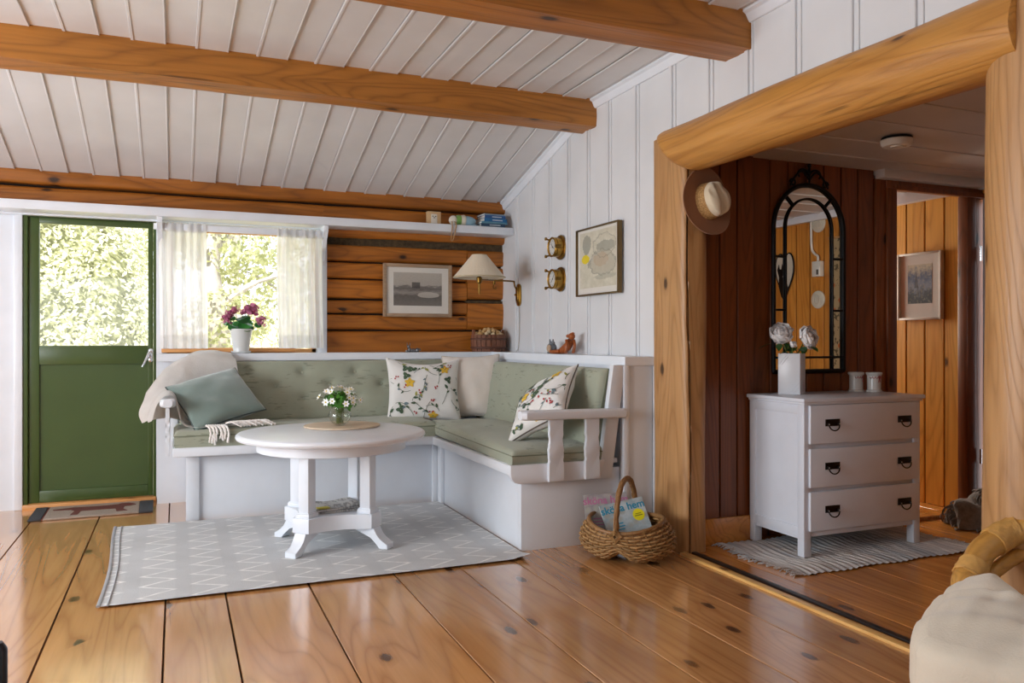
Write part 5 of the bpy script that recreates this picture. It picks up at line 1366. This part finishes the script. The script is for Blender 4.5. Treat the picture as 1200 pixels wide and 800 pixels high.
# ------------------------------------------------------------------ smoke detector, hat, wool heap
t_ = thing('smoke_detector', 'round white smoke detector on the hall ceiling', 'smoke detector', (3.2, 2.85, 2.034)); A = Matrix.Translation((3.20, 2.85, 2.034)) @ Matrix.Diagonal((1,1,-1,1))
mb = MB(); mb.lathe([(0,0),(.070,0),(.070,.010),(.064,.012)], A, 36); part('base', mb, M['black'], t_)
mb = MB(); mb.lathe([(.066,.008),(.074,.012),(.072,.030),(.062,.042),(.045,.044),(.043,.040),(.030,.040),(.028,.047),(0,.048)], A, 40); part('cover', mb, wp, t_, smooth=35)
ht = thing('felt_hat', 'brown wide-brimmed hat with a cream crown hanging on the squared post', 'hat', (2.405, 3.32, 1.74))
nrm = Vector((.16, -.97, .10)).normalized(); z = nrm; y = Vector((-.28, 0, 1)); y = (y - z*y.dot(z)).normalized(); x = y.cross(z); Mh = mat((2.425, 3.295, 1.745), Matrix((x, y, z)).transposed())
bf_ = lambda a, zz: 1 + .02*math.cos(2*a)
def brim(mb, r0, r1, zoff):
    def f(u, v):
        a = 2*math.pi*v; r = r0 + (r1-r0)*u; k = (r - r0)/(r1 - r0); return Mh @ Vector((r*math.cos(a)*.93, r*math.sin(a), zoff - .012*k*math.cos(2*a) + .010*k*k))
    mb.grid(f, 10, 56, cv=True)
mb = MB(); brim(mb, .075, .168, .0); brim(mb, .075, .168, -.003); mb.tube([Mh @ Vector((.168*math.cos(a)*.93, .168*math.sin(a), -.0015 - .012*math.cos(2*a) + .010)) for a in [2*math.pi*i/56 for i in range(56)]], .003, 6, closed=True); part('brim', mb, fabric('brown_felt', '#946848', 200, .9, .06), ht)
def crown_pt(u, v):
    a = 2*math.pi*v; ox, oy = math.cos(a), math.sin(a)
    if u < .55: k = u/.55; r = .088 - .010*k; zz = .085*k
    else: k = (u - .55)/.45; r = .078*math.cos(k*math.pi/2); zz = .085 + .028*math.sin(k*math.pi/2)
    X, Y = r*ox*.88, r*oy*1.06
    dent = math.exp(-(X/.018)**2) * max(0, min(1, (zz - .06)/.03)) * .034 * (1 - .3*(Y/.09)); zz -= dent
    for sx in (-1, 1): zz -= .018*math.exp(-(((X - sx*.045)/.022)**2 + ((Y - .045)/.03)**2)) * max(0, min(1, (zz - .05)/.03))
    return Mh @ Vector((X, Y, zz))
mb = MB(); mb.grid(lambda u, v: crown_pt(.36 + u*.64, v), 26, 64, cv=True); part('crown', mb, fabric('cream_felt', '#d8cbb0', 200, .9, .05), ht, smooth=180)
def cork():
    t = NT('cork_band'); v = t.coords(); n = t.noise(v, 160, 3); t.bsdf(t.ramp(n, (.35, lin('#8a6436')), (.65, lin('#c29a62'))), .8); return t.m
mb = MB(); mb.grid(lambda u, v: Mh @ (Mh.inverted() @ crown_pt(u*.37, v) * 1.0 + Vector((0,0,0))), 6, 64, cv=True); part('hat_band', mb, cork(), ht, smooth=180)
hp_ = thing('wool_bundle', 'grey shaggy wool bundle lying on the hall floor behind the round post', 'wool bundle', (4.3, 3.16, 0)); gw = fabric('grey_wool', '#77706a', 120, .95, .3, bump=.8, spot=30)
mb = MB(); rg = random.Random(12)
def hf(u, v):
    a = 2*math.pi*v; r = .22*math.cos(u*math.pi/2); p = Vector((r*math.cos(a)*1.1, r*math.sin(a)*.8, .18*math.sin(u*math.pi/2)))
    k = 1 + .5*noise.noise(p*9 + Vector((3,1,0))); return Vector((4.31, 3.17, .004)) + Vector((p.x*k, p.y*k, max(0, p.z*k)))
mb.grid(hf, 14, 40, cv=True); part('bundle', mb, gw, hp_)
mb = MB()
for i in range(95):
    a = rg.uniform(0, 6.28); u = rg.uniform(.0, .9); p = hf(u, a/6.283); d = Vector((math.cos(a), math.sin(a), .2))
    q = p + d*rg.uniform(.02,.05); q.z = max(.006, q.z - .02); e = q + Vector((rg.uniform(-.03,.03), rg.uniform(-.03,.03), -.04)); e.z = max(.006, e.z); mb.tube(catmull([p, q, e], 3), .006, 5)
part('strands', mb, gw, hp_)['kind'] = 'stuff'
# ------------------------------------------------------------------ wicker basket with two magazines
BC = Vector((2.035, 3.40, 0)); bk_ = thing('wicker_basket', 'woven two-lobed willow basket with a hoop handle, standing before the post', 'basket', BC)
wick = wood('willow', '#b08a58', '#6e4a28', 'X', 5, 0, .55, .4, bump=.3, crack=.2); wick2 = wood('willow_rod', '#9a7244', '#5c3a1c', 'Z', 5, 0, .5, .2)
# lobes lie to the left and right of the handle plane; handle plane turned slightly
th = R(-48); Mb3 = Matrix.Translation(BC) @ Matrix.Rotation(th, 4, 'Z') @ Matrix.Rotation(R(6), 4, 'X')
AX, AY, RZ = .182, .165, .185
def rimz(a): return RZ + .012*math.cos(2*a) + .0
def bsurf(s_, a):
    """a: angle round the rim, s_: 0 rim .. 1 keel under the handle"""
    x0, y0 = AX*math.cos(a), AY*math.sin(a)
    dep = RZ * (.70 + .30*abs(math.cos(a)))
    bulge = math.sin(s_*math.pi)
    k = math.cos(s_*math.pi/2) ** .75
    lob = abs(math.cos(a)) ** .6
    x = x0*(k*.98 + .16*bulge) + math.copysign(.055*math.sin(s_*math.pi)*lob, math.cos(a)) ; y = y0*(k*.98 + .16*bulge)
    x += math.copysign(.075*s_*s_*lob*0, math.cos(a))
    z = rimz(a)*(1 - math.sin(min(1, s_)*math.pi/2)) 
    # two lobes touch the floor either side; the keel between them is lifted
    lift = .055*math.exp(-(x/.045)**2)*s_
    return Vector((x, y, max(.003, z*1.0 + .004) + lift))
NR = 40
mb = MB()
# weft strands: around the bowl, in and out over the ribs
rows = 17
for r_ in range(rows):
    s0 = .03 + .93*r_/rows; P = []
    n_ = NR*4
    for i in range(n_):
        a = 2*math.pi*i/n_; p = bsurf(s0, a); q = bsurf(min(1, s0 + .02), a); c0 = Vector((0, 0, RZ*.6)); nrm = (p - c0).normalized()
        P.append(Mb3 @ (p + nrm*(.0045*math.sin(NR*a/2*1.0 + math.pi*r_))))
    mb.tube(P, .0058*(1 - .25*s0), 5, closed=True)
part('woven_bowl', mb, wick, bk_, smooth=180)
mb = MB()
for i in range(NR):
    a = 2*math.pi*(i + .5)/NR; mb.tube([Mb3 @ (bsurf(s/12, a)) for s in range(13)], .0035, 5)
mb.grid(lambda u, v: Mb3 @ (bsurf(.02 + .97*u, 2*math.pi*v)*.985 + Vector((0,0,.003))), 14, 60, cv=True); part('ribs', mb, wick2, bk_)
mb = MB(); mb.tube([Mb3 @ Vector((AX*math.cos(a), AY*math.sin(a), rimz(a))) for a in [2*math.pi*i/60 for i in range(60)]], [.0095 + .0012*math.sin(i*2.2) for i in range(60)], 8, closed=True); part('rim', mb, wick2, bk_)
mb = MB(); P = [Mb3 @ Vector((.0, AY*math.cos(a)*1.0, rimz(math.pi/2) + .215*math.sin(a))) for a in [math.pi*i/40 for i in range(41)]]
mb.tube(P, [.0125 + .001*math.sin(i*1.7) for i in range(41)], 10)
for q in range(3): mb.tube([p + Vector((.011*math.cos(i*.55 + q*2.1), .004*math.sin(i*.3), .011*math.sin(i*.55 + q*2.1))) for i, p in enumerate(P)], .005, 5)
part('handle', mb, wick2, bk_)
for sg in (-1, 1):
    mb = MB()
    for k in range(4):
        s_ = .030 - .006*k; c = Vector((0, sg*(AY + .012), rimz(math.pi/2) - .01)); mb.tube([Mb3 @ (c + Vector((s_*x, sg*.004*k*.6, s_*1.2*z_))) for x, z_ in ((0,1),(1,0),(0,-1),(-1,0))], .005, 6, closed=True)
    part('lashing', mb, wick, bk_)
def cover(name, a, b, sc):
    t = NT(name); v = t.coords('Generated'); n = t.noise(v, sc, 4, .6); m = t.voronoi(v, 5)
    t.bsdf(t.mix(t.ramp(m, (.2, (1,1,1)), (.5, (0,0,0))), t.ramp(n, (.3, lin(a)), (.7, lin(b))), lin('#a3a39c')), .3); return t.m
pgm = plain('page_edges', '#d8d6d0', .8)
def magazine(M4, w_, h_, label, cov, ink, extra, loc):
    t_ = thing('magazine', label, 'magazine', loc); mb = MB(); mb.box(-w_/2, w_/2, 0, h_, -.006, 0, M=M4, mi=0); mb.box(-w_/2 - .0008, w_/2, 0, h_, -.0075, -.006, mi=1, M=M4); mb.box(-w_/2, w_/2, 0, h_, 0, .0012, mi=1, M=M4); part('pages', mb, [pgm, cov], t_)
    mb = MB(); mb.text('sköna hem', .052, M4 @ Matrix.Translation((0, h_ - .034, .0018)), bold=.0012); part('title_lettering', mb, ink, t_)
    if extra:
        mb = MB(); mb.lathe([(0,.0004),(.030,.0004)], M4 @ Matrix.Translation((w_/2 - .045, h_ - .085, .0018)), 28); part('round_sticker', mb, plain('sticker_yellow', '#e6dc1e', .4), t_, 'round yellow sticker on the cover')
        mb = MB(); mb.box(-.02, .02, -.006, -.001, 0, .001, M=M4 @ Matrix.Translation((w_/2 - .045, h_ - .085, .0021))); mb.box(-.015, .015, .004, .008, 0, .001, M=M4 @ Matrix.Translation((w_/2 - .045, h_ - .085, .0021))); part('sticker_lines', mb, plain('sticker_ink', '#8a8420', .5), t_)
    mb = MB()
    for i, (x, y, L) in enumerate(((-.07, .11, .05), (-.075, .095, .06), (-.06, .08, .04))): mb.box(x, x + L, y, y + .006, .0012, .0016, M=M4)
    part('cover_lines', mb, ink, t_)
def tiltM(loc, yaw, lean, roll): return Matrix.Translation(loc) @ Matrix.Rotation(R(yaw), 4, 'Z') @ Matrix.Rotation(R(90 - lean), 4, 'X') @ Matrix.Rotation(R(roll), 4, 'Z')
magazine(tiltM((1.975, 3.465, .07), -22, 22, 4), .215, .235, 'magazine with a pink title at the back of the wicker basket', cover('cover_grey', '#7f7c80', '#a9a4a6', 5), plain('pink_ink', '#b06a92', .4), 0, (1.975, 3.465, .07))
magazine(tiltM((2.055, 3.37, .07), -18, 30, 12), .225, .22, 'magazine with a blue title and yellow sticker in front in the wicker basket', cover('cover_pale', '#8fa3ac', '#c2ccd0', 4), plain('blue_ink', '#1c86a8', .4), 1, (2.055, 3.37, .07))

# ------------------------------------------------------------------ rattan chair with a puffy cushion
CA = R(27.3); CH = Matrix.Translation((1.86, 1.165, 0)) @ Matrix.Rotation(CA, 4, 'Z')
def cp(x, y, z): return CH @ Vector((x, y, z))
rc = thing('rattan_chair', 'rattan armchair at the lower right corner, mostly out of view', 'chair', (1.9, 1.2, 0)); ca = wood('rattan', '#c9964a', '#94662a', 'X', 1.5, .0, .35, .1, crack=.0); cane = plain('cane_wrap', '#c29450', .45, 0, .15, 40)
arm = [(2.005,1.555,.368), (2.02,1.568,.392), (2.075,1.58,.43), (2.13,1.59,.468), (2.25,1.57,.515), (2.285,1.40,.55), (2.27,1.15,.56), (2.22,.90,.54), (2.1,.74,.46), (1.95,.70,.36)]
C = catmull(arm, 8)
mb = MB(); mb.tube(C, .036, 16); part('arm_rail', mb, ca, rc)
mb = MB(); mb.tube([p + Vector((.01, -.02, -.062)) for p in C], .020, 10); part('lower_arm_rail', mb, ca, rc)
for i0 in (10, 26, 44, 60):
    mb = MB()
    P = []
    for k in range(0, 140):
        t_i = i0 + k*.04; j = int(t_i); f = t_i - j
        if j + 1 >= len(C): break
        p = C[j].lerp(C[j+1], f); tg = (C[j+1] - C[j]).normalized(); F = frame_from(tg, (0,0,1)); a_ = k*.62; P.append(p + F @ Vector((.0375*math.cos(a_), .0375*math.sin(a_), 0)))
    mb.tube(P, .005, 5); part('cane_wrapping', mb, cane, rc)
for (x, y, tz) in ((-.24, .24, .26), (-.24, -.24, .26), (.30, .24, .40), (.30, -.24, .40)):
    mb = MB(); mb.tube([cp(x*1.05, y*1.05, 0), cp(x, y, tz*.5), cp(x*.95, y*.95, tz)], .018, 12); part('leg', mb, ca, rc)
mb = MB(); mb.tube([cp(.27*math.cos(a)*(abs(math.cos(a))**4 + abs(math.sin(a))**4)**-.25, .25*math.sin(a)*(abs(math.cos(a))**4 + abs(math.sin(a))**4)**-.25, .265) for a in [2*math.pi*i/40 for i in range(40)]], .02, 10, closed=True); part('seat_frame', mb, ca, rc)
cush = fabric('cream_canvas', '#d6ccba', 220, .9, .05, bump=.25, spot=4)
cs = thing('chair_cushion', 'thick cream canvas cushion on the rattan chair', 'cushion', (1.86, 1.165, .28))
mb = MB()
def ck(p):
    q = CH.inverted() @ p; x, y = q.x, q.y
    return q
puff(mb, None, (.68, .60, .18), e=.9, n=60, noise_amp=.014, seed=2, M=CH @ Matrix.Translation((-.01, 0, .355)), k=5.0)
for v in mb.bm.verts:
    q = CH.inverted() @ v.co
    # tufted fold running back from the front edge, sagging seat, puckered rim
    fold = math.exp(-((q.y - .02 - .35*(q.x + .1)) / .035)**2) * max(0, min(1, (q.x + .18) / .12)) if q.z > .34 else 0
    q.z -= .055*fold
    q.z += .013*noise.noise(Vector((q.x*16, q.y*5, q.z*6))) + .009*noise.noise(Vector((q.x*5, q.y*22, 3)))
    if q.x < -.18: q.z += .012*math.sin((q.x + .18)*14)
    v.co = CH @ q
part('cushion_cover', mb, cush, cs, smooth=180)
sd = plain('seam_thread', '#a89c86', .9)
mb = MB(); mb.tube([cp(-.01 + .336*math.cos(a)*(abs(math.cos(a))**4 + abs(math.sin(a))**4)**-.25, .297*math.sin(a)*(abs(math.cos(a))**4 + abs(math.sin(a))**4)**-.25, .312) for a in [2*math.pi*i/80 for i in range(80)]], .006, 6, closed=True); part('seam_piping', mb, cush, cs)
# dark chair whose post just enters the left edge
dk = thing('dark_chair', 'dark wooden chair with only one post in view at the lower left edge', 'chair', (-.55, 1.5, 0)); dm = plain('black_lacquer', '#1b1f27', .25, 0, .1)
for (x, y, hgt) in ((-.285, 1.60, .545), (-.75, 1.60, .545), (-.30, 1.15, .82), (-.75, 1.15, .82)):
    mb = MB(); mb.tube([(x, y, 0), (x, y, hgt*.5), (x, y, hgt - .012), (x, y, hgt)], [.016,.019,.019,.012], 14); part('leg', mb, dm, dk)
mb = MB(); mb.box(-.77, -.29, 1.13, 1.62, .42, .45, .01); part('seat', mb, dm, dk)
mb = MB(); mb.box(-.74, -.32, 1.14, 1.16, .58, .66, .006); mb.box(-.74, -.32, 1.14, 1.16, .72, .80, .006); part('backrest', mb, dm, dk)

# ------------------------------------------------------------------ outdoors
def groundmat():
    t = NT('dry_grass'); v = t.coords(); n = t.noise(v, 2.5, 5, .6); m = t.noise(v, 40, 3)
    t.bsdf(t.mix(.4, t.ramp(n, (.3, lin('#bdb592')), (.55, lin('#d6cfb4')), (.75, lin('#aeb288'))), t.ramp(m, (.3, lin('#9a8a52')), (.7, lin('#e2d8b0')))), .95); return t.m
mb = MB()
mb.grid(lambda u, v: Vector((-14 + 28*u, 6.05 + 24*v, -.35 + .9*max(0, v - .12) * 2.2 + .25*noise.noise(Vector((u*9, v*9, 0))))), 50, 50); o = struct('ground', mb, groundmat())
def foliage(mb, c, rad, n, size, rg, seed=0):
    c = Vector(c)
    for i in range(n):
        d = Vector((rg.gauss(0,1), rg.gauss(0,1), rg.gauss(0,1))).normalized(); k = rg.uniform(.72, 1.0) * (1 + .28*noise.noise(d*2.4 + Vector((seed,0,0))))
        p = c + Vector((d.x*rad[0]*k, d.y*rad[1]*k, d.z*rad[2]*k)); F = frame_from(d + Vector((rg.uniform(-.8,.8), rg.uniform(-.8,.8), rg.uniform(-.2,.9)))); s_ = size*rg.uniform(.6, 1.3); a = rg.uniform(0, 6.28); e1 = F @ Vector((math.cos(a), math.sin(a), .2)); e2 = F @ Vector((-math.sin(a), math.cos(a), 0))
        mb.flat([p - e1*s_, p - e2*s_*.45, p + e1*s_, p + e2*s_*.45])
lj = leafmat('juniper_leaf', '#b6b98e', '#e8e6ca', .35, .6); ly = leafmat('birch_leaf', '#9da06e', '#cfd0a8', .5, .6); bark = plain('bark', '#a39b93', .9, 0, .3, 9, .5); rg = random.Random(31)
jn = thing('juniper_bush', 'dense pale green bush filling the glass of the green door', 'bush', (-1.5, 8.6, -.3))
mb = MB()
for (x, y, z, r1, r2, r3, n_) in ((-1.6, 8.6, 1.3, 1.5, 1.0, 2.3, 22000), (-.85, 8.3, .9, .8, .6, 1.9, 14000), (-2.9, 8.9, 1.0, 1.3, 1.0, 2.0, 3000)): foliage(mb, (x, y, z), (r1, r2, r3), n_, .030, rg, x)
part('foliage', mb, lj, jn, smooth=0)
mb = MB(); mb.sphere((-1.6, 8.7, 1.2), (1.15, .7, 1.8), 20); mb.sphere((-.85, 8.4, .8), (.58, .42, 1.45), 16); mb.sphere((-2.9, 9.0, .9), (1.0, .7, 1.6), 16); part('inner_branches', mb, plain('inner_green', '#8a8c68', .95, 0, .4, 8), jn)
for (x, y, hgt, cr_, n_, lab, tr) in ((.42, 10.2, 3.6, 1.0, 2600, 'pale tree with a grey trunk seen through the left part of the window', .13), (1.45, 11.2, 3.9, 1.2, 2200, 'pale leafy tree behind the right part of the window', .06), (.95, 14.5, 4.2, 2.0, 2600, 'bleached far tree in the middle of the window', .1)):
    t_ = thing('tree', lab, 'tree', (x, y, -.3)); mb = MB(); mb.tube(catmull([(x, y, -.4), (x + .06, y, .8), (x - .04, y, 1.9), (x + .05, y, hgt*.85)], 6), [tr*1.25]*6 + [tr]*6 + [tr*.8]*7, 12); mb.jitter(.02, 7); part('trunk', mb, bark, t_)
    for k in range(2):
        a = rg.uniform(0, 6.28); mb = MB(); z_ = rg.uniform(1.1, 2.3); mb.tube(catmull([(x, y, z_), (x + .4*math.cos(a), y + .4*math.sin(a), z_ + .3), (x + .8*math.cos(a), y + .7*math.sin(a), z_ + .45)], 4), [tr*.3]*5 + [tr*.18]*4, 7); part('branch', mb, bark, t_)
    mb = MB()
    for k in range(7): a = rg.uniform(0, 6.28); q = rg.uniform(.2, .8)*cr_; foliage(mb, (x + q*math.cos(a), y + q*math.sin(a)*.7, rg.uniform(1.2, hgt)), (cr_*.55, cr_*.5, cr_*.4), n_//3, .045, rg, k)
    part('foliage', mb, ly, t_, smooth=0)
for i, (x, y) in enumerate(((-.1, 9.6), (.75, 9.5), (1.3, 10.0))):
    t_ = thing('shrub', ('low dry shrub at the foot of the grey trunk outside', 'low dry shrub behind the flower pot outside the window', 'low dry shrub at the right of the window view')[i], 'shrub', (x, y, -.2)); mb = MB(); foliage(mb, (x, y, .35), (.42, .35, .5), 900, .04, rg, i); part('foliage', mb, ly if i else lj, t_, smooth=0)
# ------------------------------------------------------------------ light
wd = bpy.data.worlds.new('sky'); bpy.context.scene.world = wd; wd.use_nodes = True
bg = wd.node_tree.nodes['Background']; bg.inputs[0].default_value = (.86, .93, 1, 1); bg.inputs[1].default_value = 3.4
def area(name, loc, rot, sx, sy, power, col=(1, 1, 1)):
    l = bpy.data.lights.new(name, 'AREA'); l.shape = 'RECTANGLE'; l.size = sx; l.size_y = sy; l.energy = power; l.color = col
    o = bpy.data.objects.new(name, l); COL.objects.link(o); o.location = loc; o.rotation_euler = rot; return o
# windows of the living room that lie beside and behind the camera
area('left_window_light', (-3.1, 2.85, 1.35), (R(90), 0, R(-90)), 2.8, 1.4, 165, (.90, .95, 1))
area('front_window_light', (-.9, -2.5, 1.4), (R(90), 0, 0), 2.6, 1.3, 18, (.88, .93, 1))
area('corridor_window_light', (4.15, 5.6, 1.45), (R(90), 0, R(180)), 0.6, .8, 45, (1, .94, .84))
s_ = bpy.data.lights.new('sun', 'SUN'); s_.energy = 13; s_.angle = R(3); s_.color = (1, .96, .88)
so = bpy.data.objects.new('sun', s_); COL.objects.link(so); so.rotation_euler = (R(50), 0, R(-25))
# ------------------------------------------------------------------ camera
cam = bpy.data.cameras.new('camera'); co = bpy.data.objects.new('camera', cam); COL.objects.link(co)
cam.sensor_width = 36; cam.lens = 940.5 / 1200 * 36; cam.shift_y = -1.5 / 1200; cam.clip_start = .05
co.location = (0, 0, 1.06); co.rotation_euler = (R(90), 0, R(-22.7))
sc = bpy.context.scene; sc.camera = co
sc.view_settings.view_transform = 'Standard'; sc.view_settings.look = 'None'; sc.view_settings.exposure = 0.0
sc.cycles.use_denoising = True; sc.cycles.max_bounces = 10; sc.cycles.diffuse_bounces = 5; sc.cycles.transparent_max_bounces = 16
sc.cycles.sample_clamp_indirect = 6; sc.cycles.caustics_reflective = False; sc.cycles.caustics_refractive = False
